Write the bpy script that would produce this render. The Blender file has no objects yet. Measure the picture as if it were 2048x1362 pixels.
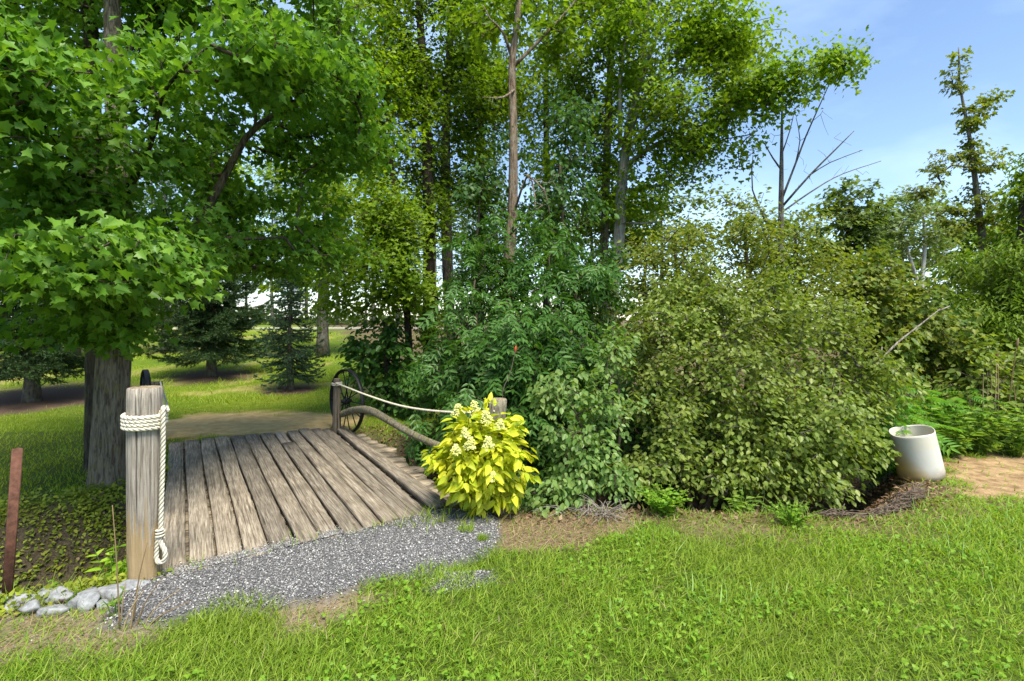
import bpy, math
import numpy as np
from mathutils import Vector, Matrix, Quaternion

rng = np.random.default_rng(11)
R = math.radians
sc = bpy.context.scene
col = sc.collection

# ------------------------------------------------------------------ camera
F = 1050.0           # focal length in pixels of the 2048 px wide photograph
HOR = 640.0          # row of the horizon
CAM_Z = 1.6
cam = bpy.data.cameras.new('camera')
cam.sensor_width = 36.0
cam.lens = F / 2048.0 * 36.0
cam.shift_y = -(681.0 - HOR) / 2048.0
cam.clip_start = 0.05
cam.clip_end = 3000
cam_o = bpy.data.objects.new('camera', cam)
cam_o.location = (0, 0, CAM_Z)
cam_o.rotation_euler = (R(90), 0, 0)
col.objects.link(cam_o)
sc.camera = cam_o

# ------------------------------------------------------------------ light
SUN_EL, SUN_AZ = 63.0, 152.0      # azimuth clockwise from +Y (the view direction)
world = bpy.data.worlds.new('World')
sc.world = world
world.use_nodes = True
wt = world.node_tree
wt.nodes.clear()
def N(t, kind, **kw):
    n = t.nodes.new(kind)
    for k, v in kw.items():
        setattr(n, k, v)
    return n
wo = N(wt, 'ShaderNodeOutputWorld')
bg = N(wt, 'ShaderNodeBackground')
bg.inputs['Strength'].default_value = 0.105
sky = N(wt, 'ShaderNodeTexSky', sky_type='NISHITA')
sky.sun_disc = False
sky.sun_elevation = R(SUN_EL)
sky.sun_rotation = R(SUN_AZ)
sky.altitude = 100
sky.air_density = 1.0
sky.dust_density = 0.5
sky.ozone_density = 2.2
tc = N(wt, 'ShaderNodeTexCoord')
# thin streaky cloud spread over the whole sky
mp = N(wt, 'ShaderNodeMapping')
mp.inputs['Rotation'].default_value = (R(20), R(35), R(25))
mp.inputs['Scale'].default_value = (1.0, 2.2, 3.4)
cn = N(wt, 'ShaderNodeTexNoise')
cn.inputs['Scale'].default_value = 1.5
cn.inputs['Detail'].default_value = 6
cn.inputs['Roughness'].default_value = 0.5
cr = N(wt, 'ShaderNodeValToRGB')
cr.color_ramp.elements[0].position = 0.42
cr.color_ramp.elements[0].color = (0.0, 0.0, 0.0, 1)
cr.color_ramp.elements[1].position = 0.74
cr.color_ramp.elements[1].color = (0.55, 0.55, 0.55, 1)
cm = N(wt, 'ShaderNodeMix', data_type='RGBA')
cm.inputs['B'].default_value = (4.6, 6.0, 7.6, 1)
L = wt.links.new
L(tc.outputs['Generated'], mp.inputs['Vector'])
L(mp.outputs['Vector'], cn.inputs['Vector'])
L(cn.outputs['Fac'], cr.inputs['Fac'])
L(cr.outputs['Color'], cm.inputs['Factor'])
L(sky.outputs['Color'], cm.inputs['A'])
L(cm.outputs['Result'], bg.inputs['Color'])
L(bg.outputs['Background'], wo.inputs['Surface'])

sun = bpy.data.lights.new('sun', 'SUN')
sun.energy = 3.6
sun.angle = R(24)
sun.color = (1.0, 0.94, 0.82)
sun_o = bpy.data.objects.new('sun', sun)
sd = Vector((math.sin(R(SUN_AZ)) * math.cos(R(SUN_EL)), math.cos(R(SUN_AZ)) * math.cos(R(SUN_EL)), math.sin(R(SUN_EL))))
sun_o.rotation_euler = (-sd).to_track_quat('-Z', 'Y').to_euler()
sun_o.location = sd * 60
col.objects.link(sun_o)

vs = sc.view_settings
vs.view_transform = 'Standard'
vs.look = 'None'
vs.gamma = 1
vs.exposure = 1.32
vs.use_curve_mapping = False
sc.cycles.max_bounces = 8
sc.cycles.diffuse_bounces = 6
sc.cycles.glossy_bounces = 2
sc.cycles.transmission_bounces = 3
sc.cycles.transparent_max_bounces = 4
sc.cycles.caustics_reflective = False
sc.cycles.caustics_refractive = False

# ------------------------------------------------------------------ helpers
def vhash(ix, iy, s):
    h = np.sin(ix * 127.1 + iy * 311.7 + s * 74.7) * 43758.5453
    return h - np.floor(h)
def vnoise(x, y, s=0):
    x = np.asarray(x, float); y = np.asarray(y, float)
    ix = np.floor(x); iy = np.floor(y)
    fx = x - ix; fy = y - iy
    fx = fx * fx * (3 - 2 * fx); fy = fy * fy * (3 - 2 * fy)
    a = vhash(ix, iy, s); b = vhash(ix + 1, iy, s); c = vhash(ix, iy + 1, s); d = vhash(ix + 1, iy + 1, s)
    return (a * (1 - fx) + b * fx) * (1 - fy) + (c * (1 - fx) + d * fx) * fy
def fbm(x, y, s=0, o=3):
    v = 0; a = 0.5; t = 0
    for k in range(o):
        v = v + a * vnoise(x * 2 ** k, y * 2 ** k, s + k); t += a; a *= 0.5
    return v / t
def sstep(a, b, x):
    t = np.clip((x - a) / (b - a), 0, 1)
    return t * t * (3 - 2 * t)
def unit(v):
    v = np.asarray(v, float)
    return v / np.maximum(np.linalg.norm(v, axis=-1, keepdims=True), 1e-9)

# ditch: centre line and half width
DITCH = np.array([(-30, -6, 1.2), (-9, 0.9, 1.1), (-5.0, 2.95, 1.05), (-3.0, 4.1, 1.1), (-1.4, 6.15, 1.75), (0.8, 6.0, 1.7),
                  (2.7, 5.4, 1.25), (3.7, 6.7, 1.2), (6.5, 8.8, 1.3), (14, 12, 1.4), (60, 30, 1.4)], float)
def ditch_rel(x, y):
    best = np.full(np.shape(x), 9.0)
    for a, b in zip(DITCH[:-1], DITCH[1:]):
        d = b[:2] - a[:2]
        t = np.clip(((x - a[0]) * d[0] + (y - a[1]) * d[1]) / (d @ d), 0, 1)
        w = a[2] + (b[2] - a[2]) * t
        r = np.hypot(x - a[0] - d[0] * t, y - a[1] - d[1] * t) / w
        best = np.minimum(best, r)
    return best
def height(x, y):
    x = np.asarray(x, float); y = np.asarray(y, float)
    r = ditch_rel(x, y) + 0.12 * (fbm(x * 1.7, y * 1.7, 5) - 0.5)
    h = -0.72 * (1 - sstep(0.25, 1.02, r))
    h = h + 1.15 * sstep(9.0, 30.0, y - 0.05 * x)
    h = h + 0.05 * (fbm(x * 0.5, y * 0.5, 2) - 0.5) + 0.025 * (vnoise(x * 2.3, y * 2.3, 9) - 0.5) * sstep(1.0, 1.6, r)
    return h
def hz(x, y):
    return float(height(np.array([x]), np.array([y]))[0])
def P(px, py, d):
    return np.array([(px - 1024.0) / F * d, d, CAM_Z - (py - HOR) / F * d])
def G(px, py, z=None):
    """the point of the ground seen at a pixel"""
    if z is not None:
        return P(px, py, (CAM_Z - z) * F / (py - HOR))
    ds = np.linspace(1.5, 90, 6000)
    x = (px - 1024.0) / F * ds
    ray = CAM_Z - (py - HOR) / F * ds
    below = np.nonzero(ray <= height(x, ds))[0]
    d = ds[below[0]] if len(below) else 60.0
    return np.array([(px - 1024.0) / F * d, d, hz((px - 1024.0) / F * d, d)])

def tag(o, label=None, cat=None, group=None, kind=None):
    if label: o['label'] = label
    if cat: o['category'] = cat
    if group: o['group'] = group
    if kind: o['kind'] = kind
    return o
def empty(name, loc, rz=0.0):
    o = bpy.data.objects.new(name, None)
    o.location = Vector(loc); o.rotation_euler = (0, 0, rz)
    o.empty_display_size = 0.1
    col.objects.link(o)
    return o
def mesh_data(name, V, loops, sizes, mat, smooth=False):
    me = bpy.data.meshes.new(name)
    V = np.ascontiguousarray(V, dtype=np.float32)
    loops = np.ascontiguousarray(loops, dtype=np.int32); sizes = np.ascontiguousarray(sizes, dtype=np.int32)
    me.vertices.add(len(V)); me.vertices.foreach_set('co', V.ravel())
    me.loops.add(len(loops)); me.loops.foreach_set('vertex_index', loops)
    me.polygons.add(len(sizes))
    st = np.zeros(len(sizes), np.int32); st[1:] = np.cumsum(sizes)[:-1]
    me.polygons.foreach_set('loop_start', st)
    if smooth:
        me.polygons.foreach_set('use_smooth', np.ones(len(sizes), bool))
    me.update(calc_edges=True)
    if mat: me.materials.append(mat)
    return me
def link(name, me, parent=None, loc=None):
    o = bpy.data.objects.new(name, me)
    if parent is not None: o.parent = parent
    if loc is not None: o.location = Vector(loc)
    col.objects.link(o)
    return o
class MB:
    """collects pieces, builds one mesh"""
    def __init__(s): s.V = []; s.Lp = []; s.S = []; s.n = 0
    def add(s, V, faces):
        V = np.asarray(V, float)
        for f in faces:
            s.Lp.extend(int(i) + s.n for i in f); s.S.append(len(f))
        s.V.append(V); s.n += len(V)
        return s
    def addarr(s, V, loops, sizes):
        s.Lp.extend((np.asarray(loops) + s.n).tolist()); s.S.extend(np.asarray(sizes).tolist())
        s.V.append(np.asarray(V, float)); s.n += len(V)
        return s
    def tube(s, pts, rad, sides=6, cap=True, squash=None):
        V, f = tube_geo(pts, rad, sides, cap)
        return s.add(V, f)
    def box(s, c, sx, sy, sz, rot=None):
        v = np.array([(x, y, z) for x in (-.5, .5) for y in (-.5, .5) for z in (-.5, .5)]) * (sx, sy, sz)
        if rot is not None: v = v @ np.asarray(rot).T
        return s.add(v + np.asarray(c), [(0, 1, 3, 2), (4, 6, 7, 5), (0, 4, 5, 1), (2, 3, 7, 6), (0, 2, 6, 4), (1, 5, 7, 3)])
    def build(s, name, mat, parent=None, smooth=False, origin=None):
        V = np.concatenate(s.V) if s.V else np.zeros((0, 3))
        if origin is not None: V = V - np.asarray(origin)
        return link(name, mesh_data(name, V, s.Lp, s.S, mat, smooth), parent)
def tube_geo(pts, rad, sides=6, cap=True):
    pts = np.asarray(pts, float); n = len(pts)
    rad = np.broadcast_to(np.asarray(rad, float), (n,))
    T = np.gradient(pts, axis=0); T = unit(T)
    a = np.array([1.0, 0, 0]) if abs(T[0][0]) < 0.8 else np.array([0, 1.0, 0])
    u = unit(np.cross(T[0], a)); U = [u]
    for k in range(1, n):
        u = U[-1] - T[k] * (U[-1] @ T[k]); U.append(unit(u))
    U = np.array(U); W = np.cross(T, U)
    ang = np.arange(sides) * 2 * np.pi / sides
    V = pts[:, None] + rad[:, None, None] * (np.cos(ang)[None, :, None] * U[:, None] + np.sin(ang)[None, :, None] * W[:, None])
    V = V.reshape(-1, 3)
    f = []
    for k in range(n - 1):
        for j in range(sides):
            j2 = (j + 1) % sides
            f.append((k * sides + j, k * sides + j2, (k + 1) * sides + j2, (k + 1) * sides + j))
    if cap:
        f.append(tuple(range(sides))[::-1]); f.append(tuple((n - 1) * sides + j for j in range(sides)))
    return V, f
def spline(pts, n):
    pts = np.asarray(pts, float)
    if len(pts) == 2: return pts[0] + np.linspace(0, 1, n)[:, None] * (pts[1] - pts[0])
    p = np.concatenate([[2 * pts[0] - pts[1]], pts, [2 * pts[-1] - pts[-2]]])
    out = []
    m = len(pts) - 1
    for t in np.linspace(0, m - 1e-6, n):
        k = int(t); u = t - k
        a, b, c, d = p[k], p[k + 1], p[k + 2], p[k + 3]
        out.append(0.5 * (2 * b + (c - a) * u + (2 * a - 5 * b + 4 * c - d) * u * u + (3 * b - a - 3 * c + d) * u ** 3))
    return np.array(out)
def inst(tpl, pos, X, Y, Z, s):
    """copies of a template: verts, loops, sizes"""
    V, faces = tpl
    m, n = len(pos), len(V)
    s = np.asarray(s, float)
    if s.ndim == 1: s = s[:, None] * np.ones(3)
    out = pos[:, None, :] + (V[None, :, 0, None] * (s[:, 0, None] * X)[:, None, :] + V[None, :, 1, None] * (s[:, 1, None] * Y)[:, None, :]
                             + V[None, :, 2, None] * (s[:, 2, None] * Z)[:, None, :])
    fl = np.concatenate([np.array(f) for f in faces]); fs = np.array([len(f) for f in faces])
    loops = (fl[None, :] + (np.arange(m) * n)[:, None]).ravel()
    return out.reshape(-1, 3), loops, np.tile(fs, m)

# leaf shapes: y from stem (0) to tip (1), folded along the midrib and drooping at the tip
def leaf_tpl(half, fold=0.25, droop=0.25):
    half = np.array(half, float); n = len(half)
    mid = [i for i in range(n) if abs(half[i][0]) < 1e-6]
    Vr = np.c_[half, np.zeros(n)]
    Vl = np.c_[-half[1:-1, 0], half[1:-1, 1], np.zeros(n - 2)]
    V = np.concatenate([Vr, Vl])
    V[:, 2] = np.abs(V[:, 0]) * fold - droop * V[:, 1] ** 2
    right = tuple(range(n))
    left = (0, n - 1) + tuple(range(n + n - 3, n - 1, -1))
    return V, [right, left]
MAPLE = leaf_tpl([(0, 0), (.30, -.07), (.25, .16), (.60, .36), (.36, .46), (.38, .64), (.17, .66), (0, 1)])
MAPLE_S = leaf_tpl([(0, 0), (.36, .0), (.30, .22), (.54, .48), (.22, .56), (0, 1)])
MAPLE_T = leaf_tpl([(0, 0), (.44, .06), (.55, .46), (.17, .56), (0, 1)])
OVATE = leaf_tpl([(0, 0), (.25, .22), (.32, .48), (.18, .8), (0, 1)], 0.2, 0.2)
SMALL = leaf_tpl([(0, 0), (.3, .45), (0, 1)], 0.2, 0.15)
LANCE = leaf_tpl([(0, 0), (.17, .3), (.13, .65), (0, 1)], 0.25, 0.3)
def pinnate(n_pairs, ll, spread=1.1, wid=1.0, tpl=None):
    tpl = tpl or LANCE
    V0, f0 = tpl
    V = []; f = []; c = 0
    items = [(1.0 - ll * 0.6, 0.0)] + [(0.22 + 0.62 * (k / max(1, n_pairs - 1)), sgn) for k in range(n_pairs) for sgn in (-1, 1)]
    for y0, sgn in items:
        a = sgn * spread
        l = ll * (1.0 - 0.25 * abs(y0 - 0.5))
        W = V0 * (l * wid, l, l)
        ca, sa = math.cos(a), math.sin(a)
        W = np.c_[W[:, 0] * ca + W[:, 1] * sa, -W[:, 0] * sa + W[:, 1] * ca, W[:, 2]]
        W[:, 1] += y0
        W[:, 2] -= 0.25 * y0 * y0
        V.append(W); f += [tuple(i + c for i in q) for q in f0]; c += len(W)
    # the stalk
    sv = np.array([(-.008, 0, 0), (.008, 0, 0), (.006, .5, -.06), (-.006, .5, -.06), (.003, 1 - ll * .6, -.25 * (1 - ll * .6) ** 2), (-.003, 1 - ll * .6, -.25 * (1 - ll * .6) ** 2)])
    V.append(sv); f += [(c, c + 1, c + 2, c + 3), (c + 3, c + 2, c + 4, c + 5)]
    return np.concatenate(V), f
ASH = pinnate(3, 0.42, 0.95, 1.15)
SUMAC = pinnate(8, 0.26, 1.15, 0.9)

# ------------------------------------------------------------------ materials
def new_mat(name):
    m = bpy.data.materials.new(name); m.use_nodes = True
    t = m.node_tree
    return m, t, t.nodes['Principled BSDF'], t.nodes['Material Output']
def ramp(t, stops, fac=None, interp='LINEAR'):
    r = N(t, 'ShaderNodeValToRGB'); r.color_ramp.interpolation = interp
    e = r.color_ramp.elements
    while len(e) < len(stops): e.new(0.5)
    for k, (p, c) in enumerate(stops):
        e[k].position = p; e[k].color = (*c, 1)
    if fac is not None: t.links.new(fac, r.inputs['Fac'])
    return r
def noise(t, vec, scale, detail=4, rough=0.55, dist=0.0):
    n = N(t, 'ShaderNodeTexNoise')
    n.inputs['Scale'].default_value = scale; n.inputs['Detail'].default_value = detail
    n.inputs['Roughness'].default_value = rough; n.inputs['Distortion'].default_value = dist
    if vec is not None: t.links.new(vec, n.inputs['Vector'])
    return n
def mixc(t, fac, a, b, mode='MIX'):
    m = N(t, 'ShaderNodeMix', data_type='RGBA', blend_type=mode)
    for sock, v in (('Factor', fac), ('A', a), ('B', b)):
        if isinstance(v, (int, float)): m.inputs[sock].default_value = v
        elif isinstance(v, tuple): m.inputs[sock].default_value = (*v, 1)
        else: t.links.new(v, m.inputs[sock])
    return m.outputs['Result']
def math_(t, op, a, b=0.0):
    m = N(t, 'ShaderNodeMath', operation=op)
    for k, v in enumerate((a, b)):
        if isinstance(v, (int, float)): m.inputs[k].default_value = v
        else: t.links.new(v, m.inputs[k])
    return m.outputs[0]
def bump(t, h, strength, dist, bsdf):
    b = N(t, 'ShaderNodeBump'); b.inputs['Strength'].default_value = strength; b.inputs['Distance'].default_value = dist
    t.links.new(h, b.inputs['Height']); t.links.new(b.outputs['Normal'], bsdf.inputs['Normal'])
    return b
def rand_sock(t):
    g = N(t, 'ShaderNodeNewGeometry'); oi = N(t, 'ShaderNodeObjectInfo')
    return math_(t, 'FRACT', math_(t, 'ADD', g.outputs['Random Per Island'], oi.outputs['Random']))
LEAF_GAIN = 1.55
def leaf_mat(name, cols, trans=0.38, rough=0.42, patch=0.5, warm=None, clump=1.1):
    """cols: dark .. light leaf colours chosen at random for each leaf; warm: colour of drifting yellowish patches"""
    m, t, b, out = new_mat(name)
    cols = [tuple(v * LEAF_GAIN for v in c) for c in cols]
    st = [(i / (len(cols) - 1), c) for i, c in enumerate(cols)]
    c = ramp(t, st, rand_sock(t)).outputs['Color']
    tcn = N(t, 'ShaderNodeTexCoord')
    n1 = noise(t, tcn.outputs['Object'], clump, 3)
    if warm:
        f = ramp(t, [(0.45, (0, 0, 0)), (0.68, (1, 1, 1))], n1.outputs['Fac'])
        f2 = math_(t, 'MULTIPLY', f.outputs['Color'], patch)
        c = mixc(t, f2, c, warm)
    b.inputs['Roughness'].default_value = rough
    b.inputs['Specular IOR Level'].default_value = 0.2
    t.links.new(c, b.inputs['Base Color'])
    tr = N(t, 'ShaderNodeBsdfTranslucent')
    tcx = mixc(t, 1.0, c, (1.35, 1.35, 0.45), 'MULTIPLY')
    t.links.new(tcx, tr.inputs['Color'])
    mx = N(t, 'ShaderNodeMixShader'); mx.inputs[0].default_value = min(0.52, trans + 0.08)
    t.links.new(b.outputs[0], mx.inputs[1]); t.links.new(tr.outputs[0], mx.inputs[2])
    t.links.new(mx.outputs[0], out.inputs['Surface'])
    return m
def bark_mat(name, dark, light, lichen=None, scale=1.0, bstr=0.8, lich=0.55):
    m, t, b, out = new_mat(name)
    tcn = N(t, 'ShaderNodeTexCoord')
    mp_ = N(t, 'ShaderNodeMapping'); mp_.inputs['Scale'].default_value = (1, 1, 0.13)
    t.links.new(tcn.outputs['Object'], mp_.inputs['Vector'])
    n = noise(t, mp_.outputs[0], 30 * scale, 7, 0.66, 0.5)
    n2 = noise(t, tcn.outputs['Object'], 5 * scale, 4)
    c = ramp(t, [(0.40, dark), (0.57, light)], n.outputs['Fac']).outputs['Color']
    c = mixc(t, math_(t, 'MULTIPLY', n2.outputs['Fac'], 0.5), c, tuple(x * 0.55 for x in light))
    if lichen:
        n3 = noise(t, tcn.outputs['Object'], 9, 5, 0.65)
        f = ramp(t, [(0.5, (0, 0, 0)), (0.62, (1, 1, 1))], n3.outputs['Fac'])
        c = mixc(t, math_(t, 'MULTIPLY', f.outputs['Color'], lich), c, lichen)
    t.links.new(c, b.inputs['Base Color'])
    b.inputs['Roughness'].default_value = 0.92
    b.inputs['Specular IOR Level'].default_value = 0.15
    bump(t, n.outputs['Fac'], bstr, 0.06, b)
    return m
def plain(name, colr, rough=0.8, metal=0.0, var=0.25, scale=20, bstr=0.0, spec=0.3):
    m, t, b, out = new_mat(name)
    tcn = N(t, 'ShaderNodeTexCoord')
    n = noise(t, tcn.outputs['Object'], scale, 5, 0.6)
    c = ramp(t, [(0.3, tuple(x * (1 - var) for x in colr)), (0.7, tuple(min(1, x * (1 + var)) for x in colr))], n.outputs['Fac'])
    t.links.new(c.outputs['Color'], b.inputs['Base Color'])
    b.inputs['Roughness'].default_value = rough; b.inputs['Metallic'].default_value = metal
    b.inputs['Specular IOR Level'].default_value = spec
    if bstr: bump(t, n.outputs['Fac'], bstr, 0.01, b)
    return m
def wood_mat(name, dark, mid, light, axis=1, stain=0.5, bstr=0.6, foot=None, crack=0.75):
    """weathered wood, grain along one local axis, its own shift for each object"""
    m, t, b, out = new_mat(name)
    tcn = N(t, 'ShaderNodeTexCoord'); oi = N(t, 'ShaderNodeObjectInfo')
    add = N(t, 'ShaderNodeVectorMath', operation='ADD')
    sc_ = N(t, 'ShaderNodeVectorMath', operation='SCALE'); sc_.inputs[0].default_value = (7.1, 3.7, 5.3)
    t.links.new(oi.outputs['Random'], sc_.inputs['Scale'])
    t.links.new(tcn.outputs['Object'], add.inputs[0]); t.links.new(sc_.outputs[0], add.inputs[1])
    mp_ = N(t, 'ShaderNodeMapping')
    s = [1, 1, 1]; s[axis] = 0.045; mp_.inputs['Scale'].default_value = s
    t.links.new(add.outputs[0], mp_.inputs['Vector'])
    n = noise(t, mp_.outputs[0], 95, 5, 0.65, 0.3)
    nf = noise(t, add.outputs[0], 130, 3, 0.7)
    nb = noise(t, add.outputs[0], 2.2, 4, 0.6)
    c = ramp(t, [(0.31, dark), (0.5, mid), (0.69, light)], n.outputs['Fac']).outputs['Color']
    fl = ramp(t, [(0.60, (0, 0, 0)), (0.70, (1, 1, 1))], nf.outputs['Fac'])
    c = mixc(t, math_(t, 'MULTIPLY', fl.outputs['Color'], 0.35), c, light)
    f = ramp(t, [(0.42, (0, 0, 0)), (0.66, (1, 1, 1))], nb.outputs['Fac'])
    c = mixc(t, math_(t, 'MULTIPLY', f.outputs['Color'], stain), c, tuple(x * 0.45 for x in mid))
    mpc = N(t, 'ShaderNodeMapping'); sc2 = [1, 1, 1]; sc2[axis] = 0.018; mpc.inputs['Scale'].default_value = sc2
    t.links.new(add.outputs[0], mpc.inputs['Vector'])
    nc = noise(t, mpc.outputs[0], 48, 3, 0.5, 0.2)
    ck = ramp(t, [(0.585, (0, 0, 0)), (0.635, (1, 1, 1))], nc.outputs['Fac'])
    c = mixc(t, math_(t, 'MULTIPLY', ck.outputs['Color'], crack), c, tuple(v * .35 for v in dark))
    if foot:      # decayed bare wood at the foot, with a ragged upper edge
        sx_ = N(t, 'ShaderNodeSeparateXYZ'); t.links.new(tcn.outputs['Object'], sx_.inputs[0])
        ed = math_(t, 'ADD', sx_.outputs['Z'], math_(t, 'MULTIPLY', math_(t, 'SUBTRACT', nc.outputs['Fac'], 0.5), 1.3))
        ed = math_(t, 'ADD', ed, math_(t, 'MULTIPLY', math_(t, 'SUBTRACT', n.outputs['Fac'], 0.5), 0.35))
        ff = ramp(t, [(0.30, (1, 1, 1)), (0.335, (0, 0, 0))], ed)
        ft = mixc(t, n.outputs['Fac'], tuple(v * .45 for v in foot), tuple(v * 1.35 for v in foot))
        c = mixc(t, ff.outputs['Color'], c, ft)
    br = ramp(t, [(0, (0.72, 0.72, 0.72)), (1, (1.12, 1.1, 1.06))], oi.outputs['Random'])
    c = mixc(t, 1.0, c, br.outputs['Color'], 'MULTIPLY')
    t.links.new(c, b.inputs['Base Color'])
    b.inputs['Roughness'].default_value = 0.9; b.inputs['Specular IOR Level'].default_value = 0.15
    hmix = math_(t, 'ADD', math_(t, 'SUBTRACT', n.outputs['Fac'], math_(t, 'MULTIPLY', ck.outputs['Color'], 0.8)), math_(t, 'MULTIPLY', nf.outputs['Fac'], 0.5))
    bump(t, hmix, bstr, 0.006, b)
    return m

M_MAPLE = leaf_mat('near maple leaf', [(.050, .115, .012), (.078, .165, .018), (.12, .215, .03)], 0.36, 0.4, 0.35, (.10, .17, .03))
M_LIME = leaf_mat('yellow green maple leaf', [(.075, .142, .010), (.11, .185, .012), (.155, .22, .018)], 0.42, 0.45, 0.6, (.17, .22, .02))
M_MID = leaf_mat('mid green leaf', [(.058, .112, .009), (.088, .15, .011), (.125, .185, .016)], 0.40, 0.45, 0.5, (.12, .16, .02))
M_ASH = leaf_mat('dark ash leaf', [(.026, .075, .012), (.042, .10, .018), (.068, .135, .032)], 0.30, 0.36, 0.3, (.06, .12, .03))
M_OLIVE = leaf_mat('olive shrub leaf', [(.072, .105, .013), (.105, .138, .017), (.15, .17, .025)], 0.36, 0.42, 0.5, (.15, .165, .025))
M_SHRUB = leaf_mat('shrub leaf', [(.072, .112, .018), (.11, .15, .026), (.175, .21, .05)], 0.34, 0.36, 0.5, (.13, .15, .035))
M_DOG = leaf_mat('pale shrub leaf', [(.075, .14, .035), (.105, .175, .045), (.15, .21, .06)], 0.36, 0.36, 0.4, (.15, .19, .045))
M_FAR = leaf_mat('far leaf', [(.055, .10, .022), (.08, .125, .028), (.12, .155, .045)], 0.36, 0.5, 0.5, (.13, .15, .04))
M_BIRCH = leaf_mat('birch leaf', [(.09, .14, .05), (.12, .17, .06), (.16, .2, .08)], 0.36, 0.5, 0.3, (.16, .18, .06))
M_SPRUCE = leaf_mat('spruce needle', [(.014, .036, .012), (.024, .052, .016), (.040, .075, .024)], 0.12, 0.5, 0.25, (.04, .07, .02))
M_SPRUCE_B = leaf_mat('blue spruce needle', [(.024, .055, .030), (.036, .075, .040), (.055, .10, .055)], 0.15, 0.5, 0.2, (.05, .09, .04))
M_PINE = leaf_mat('far pine needle', [(.04, .08, .025), (.06, .10, .03), (.085, .12, .04)], 0.3, 0.5, 0.3, (.10, .12, .04))
M_GOLD = leaf_mat('golden hydrangea leaf', [(.20, .27, .014), (.33, .36, .022), (.44, .43, .04)], 0.34, 0.4, 0.5, (.52, .47, .03), 6)
M_GOLD_G = leaf_mat('bright weed leaf', [(.08, .18, .015), (.125, .23, .02), (.18, .27, .03)], 0.4, 0.4, 0.3, (.24, .32, .04), 4)
M_WEED = leaf_mat('weed leaf', [(.065, .135, .018), (.11, .19, .026), (.17, .24, .04)], 0.38, 0.42, 0.4, (.15, .2, .04), 2)
M_FERN = leaf_mat('sumac leaf', [(.055, .15, .022), (.085, .19, .028), (.13, .24, .035)], 0.36, 0.4, 0.4, (.13, .22, .03), 2)
M_MOSS = leaf_mat('bank creeper leaf', [(.085, .125, .012), (.14, .18, .016), (.21, .23, .022)], 0.25, 0.5, 0.6, (.17, .17, .02), 2.5)
M_GRASS = leaf_mat('lawn grass blade', [(.066, .130, .009), (.13, .212, .014), (.235, .30, .045)], 0.42, 0.5, 0.4, (.22, .27, .04), 0.9)
M_FIELD = leaf_mat('field grass blade', [(.10, .16, .014), (.15, .21, .018), (.21, .25, .03)], 0.4, 0.55, 0.6, (.24, .22, .03), 0.45)
M_STRAW = leaf_mat('dry straw', [(.11, .075, .038), (.18, .13, .07), (.27, .22, .125)], 0.2, 0.7, 0.3, (.2, .15, .06), 3)
M_LITTER = leaf_mat('dead leaf', [(.06, .035, .02), (.12, .07, .04), (.20, .14, .085)], 0.1, 0.7, 0.2, (.08, .05, .03), 3)
M_BARK = bark_mat('maple bark', (.07, .058, .042), (.30, .255, .185), (.22, .20, .07), 1.7, 1.0, 0.5)
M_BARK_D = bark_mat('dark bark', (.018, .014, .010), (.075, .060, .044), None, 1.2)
M_BARK_G = bark_mat('grey bark', (.11, .10, .08), (.30, .28, .235), (.38, .39, .34), 0.8, 0.4, 0.35)
M_BARK_B = bark_mat('dead brown bark', (.075, .045, .028), (.30, .225, .155), (.32, .30, .24), 0.8, 1.0, 0.3)
M_BARK_S = bark_mat('spruce bark', (.05, .04, .032), (.20, .175, .145), (.24, .25, .19), 1.4, 0.8)
M_BIRCHBARK = bark_mat('birch bark', (.32, .30, .26), (.62, .60, .55), None, 0.5, 0.2)
M_TWIG = bark_mat('twig bark', (.035, .027, .018), (.105, .085, .06), None, 1.0, 0.3)
M_DEADTWIG = bark_mat('dead twig', (.13, .105, .085), (.34, .30, .255), None, 1.0, 0.3)
M_LOG = bark_mat('log bark', (.10, .085, .05), (.30, .265, .19), (.22, .21, .07), 1.3, 0.8, 0.5)
M_PLANK = wood_mat('weathered plank', (.095, .076, .056), (.245, .205, .155), (.42, .37, .29), 1, 0.5, 0.8, crack=0.45)
M_SLEEPER = wood_mat('weathered sleeper', (.14, .11, .08), (.32, .265, .19), (.50, .43, .33), 0, 0.25)
M_POST = wood_mat('weathered post', (.10, .082, .065), (.30, .265, .225), (.47, .435, .385), 2, 0.35, 1.0, foot=(.34, .25, .14))
M_POST_D = wood_mat('dark post', (.06, .048, .035), (.16, .13, .095), (.28, .235, .175), 2, 0.4, 0.9)
M_POST_T = wood_mat('tan cut wood', (.16, .12, .075), (.33, .26, .17), (.50, .41, .28), 2, 0.3, 0.9)
M_ROPE = plain('cream rope', (.56, .51, .40), 0.85, 0, 0.22, 90)
M_ROPE_G = plain('grey rope', (.55, .50, .43), 0.85, 0, 0.2, 60)
M_IRON = plain('black iron', (.016, .016, .018), 0.55, 0.3, 0.5, 18, 0.3)
M_RUST = plain('rusty steel', (.115, .052, .034), 0.85, 0.2, 0.45, 28, 0.5)
M_PIPE = plain('brown pipe', (.09, .06, .048), 0.6, 0.2, 0.3, 20)
M_ROCK = plain('grey limestone', (.205, .21, .212), 0.92, 0, 0.5, 22, 0.9)
M_RED = plain('red plastic', (.50, .05, .02), 0.5, 0, 0.1, 10)
M_BLUE = plain('blue plastic', (.06, .28, .60), 0.5, 0, 0.1, 10)

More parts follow.
